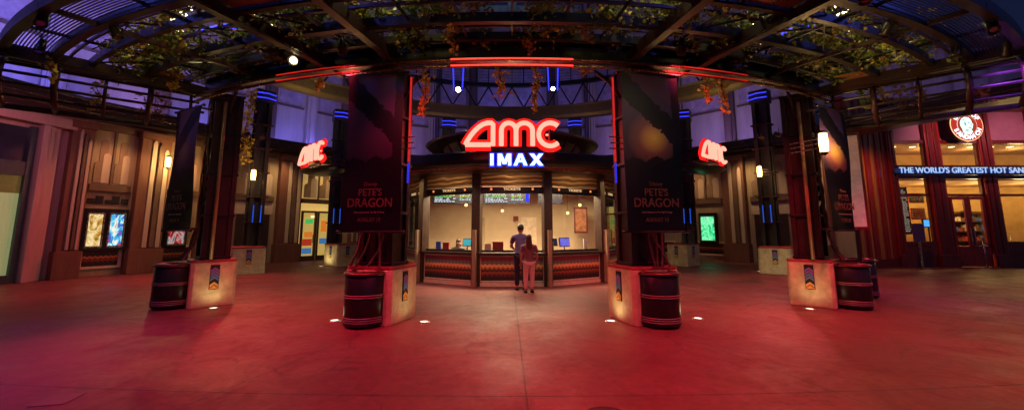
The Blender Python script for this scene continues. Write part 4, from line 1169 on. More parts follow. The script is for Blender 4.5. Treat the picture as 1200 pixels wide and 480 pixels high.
# letter sign
t = thing('letter_sign', "row of white letters reading THE WORLD'S GREATEST HOT SANDWICH across the shopfront", 'sign', (17.05, Y0 - .55, 4.2))
MB().bb(-.1, 9, .02, .1, -.2, -.15).bb(-.1, 9, .02, .1, .14, .19).build('rail', black, t)
MB().bb(-.1, 9, .12, .14, -.09, .09).build('backing', M('sign_night_blue', (.02, .04, .12), .4, emi=(.02, .08, .5), es=.03), t)
text_obj('letters_back', "THE WORLD'S GREATEST HOT SANDWICH", .36, EM('blue_glow_edge', (.05, .2, 1), .8), t, (.03, .03, -.01), ext=.015, bold=.008, xs=.95, align='LEFT')
text_obj('letters', "THE WORLD'S GREATEST HOT SANDWICH", .36, whitel2, t, (0, 0, 0), ext=.012, bold=-.001, xs=.95, align='LEFT')
# round sign
cx, cz = H(1132, 144, Y0 - .6)
t = thing('round_sign', 'round red and white glowing EARL OF SANDWICH sign high on the shopfront', 'sign', (cx, Y0 - .6, cz))
def disc(r, y0, y1, n=48, xc=0, zc=0): b = MB(); b.plate([(xc + r * math.cos(2 * PI * i / n), zc + r * math.sin(2 * PI * i / n)) for i in range(n)], y0, y1); return b
RS = .74; t.location.z -= .1
disc(RS, 0, .12).build('can', shopred2, t); disc(RS * .99, -.012, -.001).build('rim', EM('rim_gold', (1, .6, .3), 1.6), t)
disc(RS * .95, -.02, -.013).build('band', EM('band_red', (.75, .05, .03), .75), t); disc(RS * .6, -.03, -.021).build('inner_rim', EM('inner_white', (1, .8, .7), 1.0), t); disc(RS * .57, -.038, -.031).build('inner_disc', EM('inner_red', (.7, .08, .04), .6), t)
b = MB(); prof = [(-.16, -.4), (.1, -.42), (.2, -.3), (.12, -.2), (.2, -.16), (.22, -.05), (.25, .02), (.2, .1), (.18, .22), (.08, .34), (-.08, .36), (-.22, .28), (-.3, .12), (-.3, -.05), (-.24, -.18), (-.22, -.3)]
b.plate([(x_ * 1.05, z_) for x_, z_ in prof], -.046, -.039); b.build('head_emblem', EM('emblem_white', (.65, 1, .9), 1.5), t)
b = MB(); b.mi = 0
for (x_, z_, w, h) in ((.06, .1, .1, .03), (.16, .02, .03, .12), (.1, -.14, .12, .03), (-.1, .05, .05, .16), (-.05, -.25, .14, .05), (-.15, .22, .1, .03)): b.plate([(x_ - w / 2, z_ - h / 2), (x_ + w / 2, z_ - h / 2), (x_ + w / 2, z_ + h / 2), (x_ - w / 2, z_ + h / 2)], -.05, -.047)
b.build('emblem_shading', M('emblem_shade', (.05, .2, .2), .6), t)
def ringtext(s_, a0, a1, r, size, flip):
    for i, ch in enumerate(s_):
        a = R(a0 + (a1 - a0) * i / max(1, len(s_) - 1))
        if ch == ' ': continue
        x_, z_ = r * math.cos(a), r * math.sin(a)
        o = text_obj('letter', ch, size * .9, whitel, t, (x_, -.03, z_), ext=.006, bold=.008)
        o.rotation_euler = (0, -(a - PI / 2) if not flip else -(a + PI / 2), 0)
ringtext('EARL OF', 148, 32, RS * .77, .3, False); ringtext('SANDWICH', 205, 335, RS * .77, .28, True)
t2 = MB(); t2.tube([(0, .12, 0), (0, .5, 0)], .05, 8); t2.build('bracket', black, t)

# stanchions
st0 = None
sxs = [(1064, 308), (1081, 314), (1119, 310), (1157, 314), (1190, 310)]
pos = [G(*q) for q in sxs]
for i, (x_, y_) in enumerate(pos):
    lab = ['slim metal stanchion, leftmost in front of the shop', 'slim metal stanchion, second from the left in front of the shop', 'slim metal stanchion before the pillar left of the shop doors', 'slim metal stanchion right of the shop doors', 'slim metal stanchion nearest the right edge of the photo'][i]
    if st0 is None:
        st0 = thing('stanchion', lab, 'stanchion', (x_, y_, 0), 0, 'rope stanchions in front of the shop')
        MB().lathe([(0, .03), (.14, .02), (.16, 0)], 20).build('base', chrome, st0, True)
        MB().tube([(0, 0, .02), (0, 0, 1.25)], .03, 8).build('post', chrome, st0, True)
        MB().lathe([(0, 1.33), (.035, 1.31), (.04, 1.27), (.03, 1.24)], 12).build('knob', chrome, st0, True)
    else: dup(st0, (x_, y_, 0), 0, lab)
for i in range(len(pos) - 1):
    (xa, ya), (xb, yb) = pos[i], pos[i + 1]
    b = MB(); b.tube([(xa + (xb - xa) * k / 12, ya + (yb - ya) * k / 12, 1.1 - .28 * math.sin(PI * k / 12)) for k in range(13)], .02, 6)
    o = b.build('barrier_rope', M('rope_red', (.12, .02, .02), .8), smooth=True)
    tag(o, ['sagging rope between the first and second stanchion', 'sagging rope between the second and third stanchion', 'sagging rope between the stanchions before the shop doors', 'sagging rope to the stanchion at the right edge'][i], 'rope', 'ropes between the stanchions')

# ------------------------------------------------------------------ illuminated wheel ornaments high on the building
for s in (-1, 1):
    cx, cz = H(600 + s * 336, 40, 16.2)
    t = thing('wheel_ornament', 'half-round wheel of lit bars with blue neon high on the wall, %s side' % ('left' if s < 0 else 'right'), 'ornament', (cx, 16.2, cz), -s * R(22), 'wheel ornaments of lit bars')
    rw = 1.8; b = MB()
    for i in range(15):
        a = R(-8 + 196 * i / 14); c_, s2 = math.cos(a), math.sin(a); b.beam((rw * .78 * c_, -.1, rw * .78 * s2), (rw * c_, -.25, rw * s2), .13, .06)
    b.build('lit_bar', EM('bar_glow', (1, .88, .5), 6), t)
    b = MB(); 
    for q in (.7, 1.08): b.tube([(rw * q * math.cos(R(-12 + 204 * i / 30)), 0, rw * q * math.sin(R(-12 + 204 * i / 30))) for i in range(31)], .07, 8)
    b.build('rim', black, t, True)
    b = MB()
    for q in (0, .4): b.tube([(-.9, -.15, -.1 + q), (0, -.15, .35 + q), (.9, -.15, .05 + q)], .045, 8)
    b.tube([(-.6, -.15, -.6), (.6, -.15, -.6)], .05, 8); b.build('neon', EM('neon_blue_far', (.05, .05, 1), 4), t, True)
    b = MB(); b.bb(-.07, .07, .05, .2, -3.4, 1.5); b.bb(-1.3, 1.3, 0, .1, -.75, -.66); b.bb(-.07, .07, .2, 3.0, -.7, -.56); b.bb(-.07, .07, .2, 3.0, -3.4, -3.26); b.build('mast', steel, t)

# ------------------------------------------------------------------ vines
def leaf_mat(name, c1, c2):
    m, nt, out = newmat(name)
    ge = N(nt, 'ShaderNodeNewGeometry'); r = ramp(nt, [(0, c1), (1, c2)], False); nt.links.new(ge.outputs['Random Per Island'], r.inputs[0])
    b = N(nt, 'ShaderNodeBsdfPrincipled', i_Roughness=.5); nt.links.new(r.outputs[0], b.inputs['Base Color'])
    tr = N(nt, 'ShaderNodeBsdfTranslucent'); nt.links.new(r.outputs[0], tr.inputs[0]); mx = N(nt, 'ShaderNodeMixShader'); mx.inputs[0].default_value = .35
    nt.links.new(b.outputs[0], mx.inputs[1]); nt.links.new(tr.outputs[0], mx.inputs[2]); nt.links.new(mx.outputs[0], out.inputs[0]); return m


lg = leaf_mat('green_leaf', (.07, .13, .02), (.22, .26, .05)); ly = leaf_mat('golden_leaf', (.4, .26, .03), (.65, .52, .1)); lr = leaf_mat('rust_leaf', (.2, .06, .015), (.3, .16, .03))
bark = M('vine_stem', (.1, .06, .03), .8, 0, .3, 20)


def leaf(b, p, s, rnd):
    a = rnd.uniform(0, 2 * PI); tl = rnd.uniform(-.9, .9); rl = rnd.uniform(-.8, .8)
    Mx = Matrix.Translation(p) @ Matrix.Rotation(a, 4, 'Z') @ Matrix.Rotation(tl + .6, 4, 'X') @ Matrix.Rotation(rl, 4, 'Y')
    vs = [Mx @ Vector(q) for q in ((0, 0, 0), (s * .42, s * .35, s * .06), (s * .3, s * .75, 0), (0, s * 1.1, -s * .12), (-s * .3, s * .75, 0), (-s * .42, s * .35, s * .06))]
    b.add([tuple(v) for v in vs], [(0, 1, 2, 3, 4, 5)])


def hanging(x, y, z0, z1, label, mat, dens=60, spread=.1, ls=.085, seed=1, lean=0.0, slope=0.0):
    rnd = random.Random(seed); L = z0 - z1
    t = thing('hanging_vine', label, 'vine', (x, y, z1), 0, 'vine strands hanging from the pergola'); b = MB()
    pts = []
    for i in range(9):
        u = i / 8; pts.append((slope * u * L + .04 * math.sin(u * 7 + seed), .04 * math.cos(u * 6 + seed), L * (1 - u)))
    b.tube(pts, .009, 5); b.build('stem', bark, t)
    b = MB()
    for i in range(int(dens * L)):
        u = rnd.random(); k = min(7, int(u * 8)); f_ = u * 8 - k
        c = Vector(pts[k]).lerp(Vector(pts[k + 1]), f_); sp = spread * (1.1 - .6 * u) * (0.6 + .5 * math.sin(u * 14 + seed) ** 2)
        leaf(b, c + Vector((rnd.gauss(0, sp * .7), rnd.gauss(0, sp * .7), rnd.gauss(0, .03))), ls * rnd.uniform(.6, 1.25), rnd)
    b.build('leaves', mat, t)
    return t


vs_ = [  # px, top row, bottom row, depth, material, spread
    (140, 62, 100, 8.6, ly, .12, 'golden strand at the far left end of the pergola'), (64, 66, 96, 7.5, ly, .1, 'golden strand over the left end ribs'), (208, 62, 108, 8.6, ly, .13, 'golden strand just left of the outer left column'),
    (115, 95, 132, 9.5, ly, .1, 'short golden strand low on the left end ribs'), (170, 112, 148, 9.2, lr, .12, 'rust coloured strand left of the outer left banner'), (192, 112, 146, 9.4, lr, .12, 'rust coloured tuft beside the outer left banner'),
    (294, 105, 192, 16.25, ly, .26, 'long golden vine on the rear left column'), (527, 8, 34, 6.2, ly, .13, 'golden tuft in the pergola left of centre, upper'), (530, 38, 64, 6.7, ly, .16, 'golden tuft in the pergola left of centre, lower'),
    (587, 80, 116, 7.3, ly, .13, 'thick golden strand just left of the centre'), (498, 80, 138, 7.3, ly, .07, 'long golden strand right of the inner left banner'), (628, 80, 132, 7.4, ly, .06, 'thin golden strand just right of the centre'),
    (688, 14, 50, 6.4, lr, .1, 'rust strand in the pergola right of centre'), (620, 40, 66, 6.8, lr, .12, 'rust coloured strand above the red glints on the rails at the centre'), (828, 94, 122, 7.8, ly, .07, 'short golden strand right of the inner right banner'),
    (847, 92, 134, 7.9, ly, .08, 'longer golden strand beside the short one at the right'), (683, 80, 90, 7.3, ly, .1, 'tiny golden tuft below the fascia rails at the right'),
    (1072, 45, 118, 8.3, lr, .22, 'broad rust strand over the right end of the pergola'), (1120, 45, 78, 7.5, lg, .14, 'green strand at the right end of the pergola'), (1028, 60, 118, 8.6, ly, .12, 'golden strand right of the outer right column'),
    (1008, 70, 128, 8.8, lg, .12, 'green strand beside the outer right banner'), (1055, 100, 132, 9.4, lr, .2, 'low rust tuft above the striped wall'), (1150, 100, 122, 8.4, lr, .14, 'low rust tuft at the right end ribs'),
    (375, 90, 110, 7.8, ly, .07, 'short golden tuft below the fascia rails at the left'), (1160, 15, 45, 6.9, ly, .12, 'golden strand at the upper right'),
]
for i, (px, r0, r1, Y, mt, sp, lab) in enumerate(vs_):
    x, za = H(px, r0, Y); _, zb_ = H(px, r1, Y)
    hanging(x, Y, za, zb_, lab, mt, 110 if sp < .25 else 130, sp, .085 if Y < 12 else .14, i + 1)


def climbing(a0, a1, t0, label, seed, n, mats):
    mats = min(.92, mats + .15); rnd = random.Random(seed); a0, a1 = R(a0), R(a1); am = (a0 + a1) / 2; base = P(am, t0, 5.1)
    t = thing('climbing_vine', label, 'vine', base, 0, 'leafy vines spread over the pergola'); b = MB(); b.X = Matrix.Translation([-c for c in base])
    for q in range(3):
        pts = []
        for i in range(10):
            a = a0 + (a1 - a0) * i / 9; p = P(a, t0 + rnd.uniform(-.12, .12), 5.24 + rnd.uniform(-.04, .12)); pts.append(p)
        b.tube(pts, .014, 5)
    b.build('stem', bark, t)
    b = MB(); b.X = Matrix.Translation([-c for c in base]); cl = [(rnd.random(), rnd.gauss(0, .2), rnd.uniform(-.12, .15), rnd.uniform(.08, .2)) for _ in range(max(5, n // 60))]
    n = int(n * 2.6)
    for i in range(n):
        u, dt, dz, sp = rnd.choice(cl); a = a0 + (a1 - a0) * min(1, max(0, u + rnd.gauss(0, sp * .35)))
        p = P(a, t0 + dt + rnd.gauss(0, sp * .8), 5.2 + dz + rnd.gauss(0, sp * .5) - (.25 * rnd.random() ** 3)); leaf(b, Vector(p), .06 * rnd.uniform(.6, 1.4), rnd); b.m[-1] = 0 if rnd.random() < mats else (1 if rnd.random() < .8 else 2)
    b.build('leaves', [lg, ly, lr], t)


k = 0
names_a = ['far left end', 'left outer bay', 'left middle bay', 'left inner bay', 'bay left of the inner left column', 'centre bay, left half', 'centre bay, right half', 'bay right of the inner right column', 'right inner bay', 'right middle bay', 'right outer bay', 'far right end']
rngs = [(-46, -40), (-40, -33), (-34, -27), (-28, -22), (-22, -14), (-14, 0), (0, 14), (14, 22), (22, 28), (27, 34), (33, 40), (40, 46)]
for (a0, a1), nm in zip(rngs, names_a):
    for t0, row in ((.45, 'back row'), (1.15, 'middle row'), (1.8, 'front row')):
        k += 1
        if abs(a0 + a1) / 2 < 15 and row == 'front row': continue
        dens = 420 if abs(a0 + a1) / 2 > 14 else 560
        if row == 'front row': dens = 260
        if 22 <= abs(a0 + a1) / 2 <= 34 and row != 'back row': dens = 150
        climbing(a0, a1, t0, 'vine leaves on the pergola, %s, %s' % (nm, row), 100 + k, dens, .72 if k % 3 else .5)

# ------------------------------------------------------------------ lamps
def make_spot(label, loc, target, mat=lamph, r=.07, group='small bright spotlights hung on steelwork'):
    t = thing('spotlight', label, 'spotlight', loc, 0, group)
    d = (Vector(target) - Vector(loc)).normalized(); q = d.to_track_quat('Z', 'Y').to_matrix().to_4x4()
    b = MB(); b.X = q; b.lathe([(0, -.24), (r * .8, -.22), (r * 1.05, -.1), (r * 1.25, .02), (r * 1.3, .06), (r * 1.15, .04), (0, .0)], 20); b.build('housing', black, t, True)
    b = MB(); b.X = q; b.lathe([(0, .03), (r, .025), (r, .01)], 20); b.build('lens', mat, t)
    b = MB(); b.tube([(0, 0, .1), (0, 0, .32)], .014, 6); b.tube([(-r * 1.4, 0, .0), (-r * 1.4, 0, .1), (r * 1.4, 0, .1), (r * 1.4, 0, 0)], .012, 6); b.build('yoke', black, t)
    return t


x, z = H(344, 71, 7.3); make_spot('bright yellow spotlight under the pergola left of the inner left column', (x, 7.3, z), (x + 1, 0, 1.0), lamph, .075)
x, z = H(537, 105, 20); make_spot('bright yellow spotlight over the main sign, left one', (x, 20, z), (0, 0, 0), lamph, .16)
x, z = H(648, 104, 20); make_spot('smaller bright spotlight over the main sign, right one', (x, 20, z), (0, 0, 0), lamph, .12)


def lantern(label, loc, rz, arm=.5):
    t = thing('wall_lantern', label, 'lantern', loc, rz, 'warm glowing lanterns')
    MB().lathe([(.0, -.2), (.07, -.19), (.085, 0), (.07, .19), (0, .2)], 16).build('glass', lampw, t, True)
    MB().lathe([(0, .27), (.05, .25), (.1, .2), (0, .2)], 12).build('cap', black, t, True); MB().lathe([(0, -.27), (.04, -.25), (.09, -.2), (0, -.2)], 12).build('cap', black, t, True)
    b = MB()
    for z_ in (-.1, .0, .1): b.tube([(.06, 0, z_), (arm, 0, z_)], .012, 6)
    b.build('arm', chrome, t)
    l = bpy.data.lights.new('lantern_glow', 'POINT'); l.energy = 75; l.color = (1, .6, .22); l.shadow_soft_size = .09
    lo = bpy.data.objects.new('lantern_glow', l); COL.objects.link(lo); lo.parent = t; lo.location = (0, -.16, 0)


x, z = H(297, 205, 15.4); lantern('glowing lantern on the rear left column', (x, 15.4, z), R(160))
x, z = H(890, 201, 15.4); lantern('glowing lantern on the rear right column', (x, 15.4, z), R(20))
x, z = H(965, 167, 8.25); lantern('glowing lantern beside the outer right column, the nearest', (x, 8.25, z), R(110), .7)
x, z = H(197, 190, 15.6); lantern('glowing lantern on the left wall seen past the outer left banner', (x, 15.6, z), R(150))


def lamp(name, kind, loc, target, energy, color, size=.15, angle=60, blend=.6, size_y=None):
    l = bpy.data.lights.new(name, kind); l.energy = energy; l.color = color
    if kind == 'SPOT': l.spot_size = R(angle); l.spot_blend = blend; l.shadow_soft_size = size
    elif kind == 'AREA':
        l.size = size
        if size_y: l.shape = 'RECTANGLE'; l.size_y = size_y
    o = bpy.data.objects.new(name, l); COL.objects.link(o); o.location = loc
    o.rotation_euler = (Vector(target) - Vector(loc)).to_track_quat('-Z', 'Y').to_euler()
    return o


# in-ground lights
ig = [(250, 361), (392, 375.5), (497, 377), (716, 376), (818, 373), (949, 362), (376, 312), (1010 - 120, 318), (812, 309), (928, 327)]
gl0 = None
gl_labels = ['in front of the outer left plinth', 'left of the inner left plinth', 'right of the inner left plinth', 'left of the inner right plinth', 'right of the inner right drum', 'in front of the outer right plinth', 'before the left entrance doors', 'left of the rear right plinth', 'beside the far right plinth', 'right of the rear right plinth']
igm = EM('ground_lens', (1, .85, .6), 2.2, .6, 60)
for i, (px, py) in enumerate(ig):
    x, y = G(px, py); lab = 'small round in-ground light ' + gl_labels[i]
    if gl0 is None:
        gl0 = thing('ground_light', lab, 'ground light', (x, y, 0), 0, 'round in-ground lights in the paving')
        MB().lathe([(.07, .012), (.085, .016), (.1, .012), (.11, 0)], 24).build('ring', chrome, gl0, True)
        MB().lathe([(0, .01), (.07, .01)], 20).build('lens', igm, gl0)
    else: dup(gl0, (x, y, 0), 0, lab)
    # each one shines up at the plinth next to it
    best = min([(math.hypot(o.location.x - x, o.location.y - y), o.location.x, o.location.y) for o in bpy.data.objects if o.name.startswith('concrete_plinth')])
    if best[0] < 2.6:
        lamp('ground_light_beam', 'SPOT', (x, y, .03), (best[1] * .75 + x * .25, best[2] * .75 + y * .25, 1.5), 13 if y < 12 else 34, (1, .78, .42), .2, 160, 1)

# flood fixtures under the pergola edge and on steelwork (real housings)
RED = (1, .07, .06)
floods = [  # angle, t, target, energy, colour, cone
    (-33, 2.3, (-4.6, 7.6, 0), 620, (1, .04, .05), 80), (-20, 2.9, (-2.6, 5.0, 0), 330, (1, .03, .08), 95), (-9, 2.2, (-.3, 9.0, 0), 620, (1, .045, .05), 84), (6, 2.9, (.5, 5.0, 0), 420, (1, .02, .06), 95),
    (11, 2.2, (2.0, 6.0, 0), 380, (1, .05, .05), 84), (24, 2.7, (4.4, 5.2, 0), 430, (1, .09, .05), 95), (31, 2.2, (5.0, 9.6, 0), 640, (1, .07, .05), 84), (41, 2.4, (8.0, 8.0, 0), 420, (1, .09, .06), 90),
    (-42, 2.7, (-7.8, 5.6, 0), 150, (.3, .05, 1), 80), (44, 2.9, (12.5, 10.5, 0), 240, (.35, .06, .9), 95), (37, 3.0, (6.0, 3.0, 0), 230, (1, .2, .08), 105),
    (-35, 3.0, (-5.5, 3.4, 0), 230, (.85, .03, .25), 105), (-18, .6, (-4.2, 11.4, 0), 420, (1, .06, .05), 90), (18, .6, (4.4, 11.4, 0), 420, (1, .08, .05), 90), (-3, 2.6, (-2.0, 3.2, 0), 200, (1, .03, .12), 100)]
for i, (a, t_, tg, en, c, cone) in enumerate(floods):
    en *= 1.15; c = (c[0] * .93, c[1] * .5, c[2] * 1.3) if c[0] > .9 else c
    p = P(R(a), t_, 4.78)
    t = make_spot('black floodlight under the pergola aimed at the paving, %d. from the left' % (1 + sorted([f[0] for f in floods]).index(a)), p, tg, EM('flood_lens_%d' % i, c, .05), .06, 'floodlights under the pergola')
    d = (Vector(tg) - Vector(p)).normalized() * .09
    lamp('flood_beam', 'SPOT', Vector(p) + d, tg, en, c, .08, cone, .85)

for s in (-1, 1):
    for k_, (p, tg, en) in enumerate((((s * 10.0, 16.1, 5.3), (s * 9.8, 11.6, 0), 620), ((s * 10.6, 15.9, 5.3), (s * 13.0, 11.4, 0), 420))):
        p = Vector(p); make_spot('black floodlight on the rear %s tall column, %s one' % ('left' if s < 0 else 'right', ['inner', 'outer'][k_]), p, tg, EM('rear_flood_lens', (1, .05, .05), .08), .08, 'floodlights on the rear columns')
        lamp('flood_beam', 'SPOT', p + (Vector(tg) - p).normalized() * .09, tg, en * (1.3 if s < 0 else 1), (1, .03, .05) if s < 0 else (1, .03, .12), .08, 95, .9)
# upward violet wash on the upper walls, from troughs standing on the canopy band
def trough(label, p, q, z, col, en, tgt_z=12):
    p, q = Vector((*p, z)), Vector((*q, z)); c = (p + q) / 2; L = (q - p).length; ang = math.atan2(q.y - p.y, q.x - p.x)
    t = thing('light_trough', label, 'light fitting', c, ang, 'linear wall-wash fittings on the canopy')
    MB().bb(-L / 2, L / 2, -.1, .1, 0, .12).build('trough', black, t)
    MB().bb(-L / 2 + .02, L / 2 - .02, -.07, .07, .121, .13).build('tube', EM('trough_tube', col, 1.5), t)
    nrm = Vector((-math.sin(ang), math.cos(ang), 0))
    lamp('wash', 'AREA', c + Vector((0, 0, .16)), c + nrm * 1.6 + Vector((0, 0, 3.2)), en * .1, col, L * .9, size_y=.15)
    q_ = c - nrm * 2.6 + Vector((0, 0, .6)); lamp('high_wash_fill', 'SPOT', q_, c + nrm * 1.2 + Vector((0, 0, 5.2)), en * (1.15 if p.x < -13.5 else .5), tuple(.8 * a_ + .2 * b_ for a_, b_ in zip(col, (.75, .6, .8))), .2, 100, 1)  # added unseen spot before each trough, carries the wash higher
    return t


V1, V2 = (.26, .22, 1), (.5, .3, .85)
tr = [((-15.9, 7.0), (-15.6, 10.5), V1, 800, 'outermost at the left'), ((-15.4, 11), (-14.9, 13.6), V1, 800, 'second at the left'), ((-14.5, 14.6), (-13.8, 16.4), V2, 300, 'third at the left'), ((-13.4, 17.2), (-13.0, 19.2), V1, 300, 'fourth at the left'),
      ((-12.4, 20.0), (-9.9, 23.0), V1, 420, 'over the left doors'), ((-8.6, 23.7), (-5.4, 25.1), V2, 320, 'behind the booth at its left'), ((-4, 25.3), (4, 25.3), V1, 700, 'straight behind the booth'), ((5.4, 25.1), (8.6, 23.7), V2, 320, 'behind the booth at its right'),
      ((9.9, 23.0), (12.4, 20.0), V2, 380, 'over the right doors')]
for p, q, c, en, lab in tr: trough('violet wall-wash trough on the canopy band, ' + lab, p, q, 6.04, c, en)
trough('violet wall-wash trough above the shop cornice', (16, 18.6), (26, 18.6), 7.56, (.5, .3, .9), 170)
# added unseen fill: rose wash at lower left, warm spots on the facades
lamp('rose_wash', 'AREA', (-13.4, 10.8, 5.2), (-15.4, 11.8, 2.0), 32, (1, .3, .45), 2.0, size_y=.2)
for p, tg, c, en in (((-13.6, 14.4, 5.3), (-14.9, 14.9, 2.4), (1, .42, .2), 85), ((-12.7, 16.9, 5.3), (-13.8, 17.2, 2.4), (1, .42, .2), 70), ((-10.9, 19.8, 5.3), (-12.6, 20.6, 2.3), (1, .6, .28), 95), ((-8.9, 21.9, 5.3), (-10.5, 22.8, 2.3), (1, .62, .25), 80),
                     ((10.9, 19.8, 5.3), (12.6, 20.6, 2.3), (1, .6, .28), 95), ((8.9, 21.9, 5.3), (10.5, 22.8, 2.3), (1, .55, .25), 90), ((12.7, 17.4, 5.3), (13.9, 18.0, 2.3), (1, .5, .25), 60), ((14.9, 15.6, 5.3), (16, 17.9, 2.6), (1, .3, .12), 170), ((19.5, 15.4, 6.3), (19.8, 18.3, 5.4), (1, .32, .32), 250), ((23, 15.4, 6.3), (22.8, 18.3, 5.4), (1, .3, .32), 220)):
    lamp('facade_fill', 'SPOT', p, tg, en * 1.5, c, .12, 95, 1)
for s in (-1, 1):  # added blue rim lamps and warm fascia lamps, no fittings
    for a_ in (20, 40): lamp('blue_edge_fill', 'SPOT', P(R(a_ * s), 4.2, 6.6), P(R(a_ * s), 1.5, 4.9), 90, (.12, .14, 1), .1, 110, 1)
    lamp('fascia_fill', 'SPOT', (s * 8.2, 15.8, 6.2), (s * 9.0, 18.2, 8.0), 130, (1, .72, .22), .1, 110, 1)
    lamp('fascia_fill', 'SPOT', (s * 2.8, 18.4, 6.2), (s * 3.0, 21.2, 8.2), 50, (1, .6, .35), .1, 120, 1)
x, z = H(598, 1, 26.2)
MB().bb(x - 2.2, x + 2.2, 26.0, 26.1, z - .08, z + .14).build('neon_strip', EM('neon_teal', (.02, .45, .35), .8), TB, world=True)
# booth interior
for k_ in (-1, 0, 1):
    a_ = R(30 * k_); lamp('relief_light', 'SPOT', (4.7 * math.sin(a_), 16.17 - 4.7 * math.cos(a_), 3.24), (3.9 * math.sin(a_), 16.17 - 3.9 * math.cos(a_), 3.08), 12, (1, .6, .28), .04, 140, 1)
lamp('booth_ceiling_light', 'AREA', (0, 13.55, 3.22), (0, 13.75, 0), 980, (1, .72, .45), 4.2, size_y=1.4)
for x_, y_ in ((-1.7, 11.3), (1.7, 11.3), (0, 11.08), (-3.75, 12.6), (3.75, 12.6)): lamp('booth_soffit_light', 'SPOT', (x_, y_, 3.3), (x_ * .85, y_ + 1.1, .6), 75, (1, .74, .48), .06, 100, 1)
# shop interior
for x_ in (18.3, 20.6, 22.9, 25.2, 27.8):
    for z_, en in ((3.3, 115), (5.2, 60)):
        l = bpy.data.lights.new('shop_lamp', 'POINT'); l.energy = en; l.color = (1, .62, .22); l.shadow_soft_size = .25
        lo = bpy.data.objects.new('shop_lamp', l); COL.objects.link(lo); lo.location = (x_, Y0 + 1.7, z_)
lamp('neon_spill', 'AREA', (0, 10.6, 4.15), (0, 8, 3.2), 60, (1, .04, .03), 2.4, size_y=.5)  # added lamps that boost the red glow of the neon
for x_ in (-.9, 0, .9): lamp('neon_spill', 'SPOT', (x_, 10.55, 4.15), (x_ * 1.3, 12.5, 4.3), 40, (1, .03, .02), .2, 150, 1)
for s in (-1, 1): lamp('vine_front_fill', 'SPOT', (s * 2.2, 4.4, 4.5), (s * .6, 7.4, 4.2), 24, (1, .75, .25), .06, 75, 1); lamp('vine_front_fill', 'SPOT', (s * 5.2, 5.6, 4.5), (s * 8.2, 8.6, 4.6), 30, (1, .7, .25), .06, 90, 1)  # added lamps without fittings, brighten the strands from the front
for s in (-1, 1):
    x, y, a = cols_xy[('in', s)]
    lamp('neon_spill', 'SPOT', (x * .8, y - .4, 4.5), (x * .98, y, 2), 24, (1, .06, .06), .2, 120, 1)
    bx = s * 2.6
    lamp('banner_fill', 'SPOT', (bx * .95, 5.0, 4.75), (bx, 6.9, 3.0), 14 if s < 0 else 60, (.7, .4, .9) if s < 0 else (1, .78, .4), .1, 80, 1)  # added spots without fittings, brighten the banners
    lamp('banner_fill', 'SPOT', (s * 7.9, 6.6, 4.8), (s * 7.0, 8.5, 3.2), 22 if s > 0 else 40, (.75, .4, .9), .1, 80, 1)
    lamp('steel_fill', 'AREA', (s * 3.8, 8.6, 3.9), (s * 4.2, 6.2, 5.2), 5, (1, .3, .15), 1.2)  # unseen area lamp added to lift the dark steel
    lamp('vine_fill', 'SPOT', (s * 7.4, 9.6, 3.4), (s * 7.4, 7.2, 5.2), 18, (1, .7, .25), .1, 150, 1)  # added vine lamps below and above the pergola, no fittings
    for a_ in (12, 27, 42):
        p_ = P(R(a_ * s), 1.2, 6.3); lamp('vine_fill', 'SPOT', p_, (p_[0], p_[1] - .2, 5), 95, (1, .85, .35), .2, 140, 1)
for x_ in (-3.6, 0, 3.6): lamp('vine_fill', 'SPOT', (x_, 8.8, 3.9), (x_ * 1.1, 6.2, 5.3), 14, (1, .65, .22), .1, 150, 1)  # more unseen lamps added for the leaves

# ------------------------------------------------------------------ people
def skin_mesh(name, verts, edges, radii, mat, root, parent, sub=2, loc=(0, 0, 0)):
    me = bpy.data.meshes.new(name); me.from_pydata([tuple(v) for v in verts], edges, [])
    o = bpy.data.objects.new(name, me); COL.objects.link(o)
    m1 = o.modifiers.new('skin', 'SKIN'); m1.use_smooth_shade = True; m1.branch_smoothing = .6
    for i, r in enumerate(radii):
        sv = me.skin_vertices[0].data[i]; sv.radius = r if isinstance(r, tuple) else (r, r); sv.use_root = (i == root)
    m2 = o.modifiers.new('sub', 'SUBSURF'); m2.levels = m2.render_levels = sub
    dg = bpy.context.evaluated_depsgraph_get(); dg.update(); nm = bpy.data.meshes.new_from_object(o.evaluated_get(dg)); bpy.data.objects.remove(o)
    nm.materials.clear(); nm.materials.append(mat); nm.name = name
    for p in nm.polygons: p.use_smooth = True
    ob = bpy.data.objects.new(name, nm); COL.objects.link(ob); ob.parent = parent; return ob


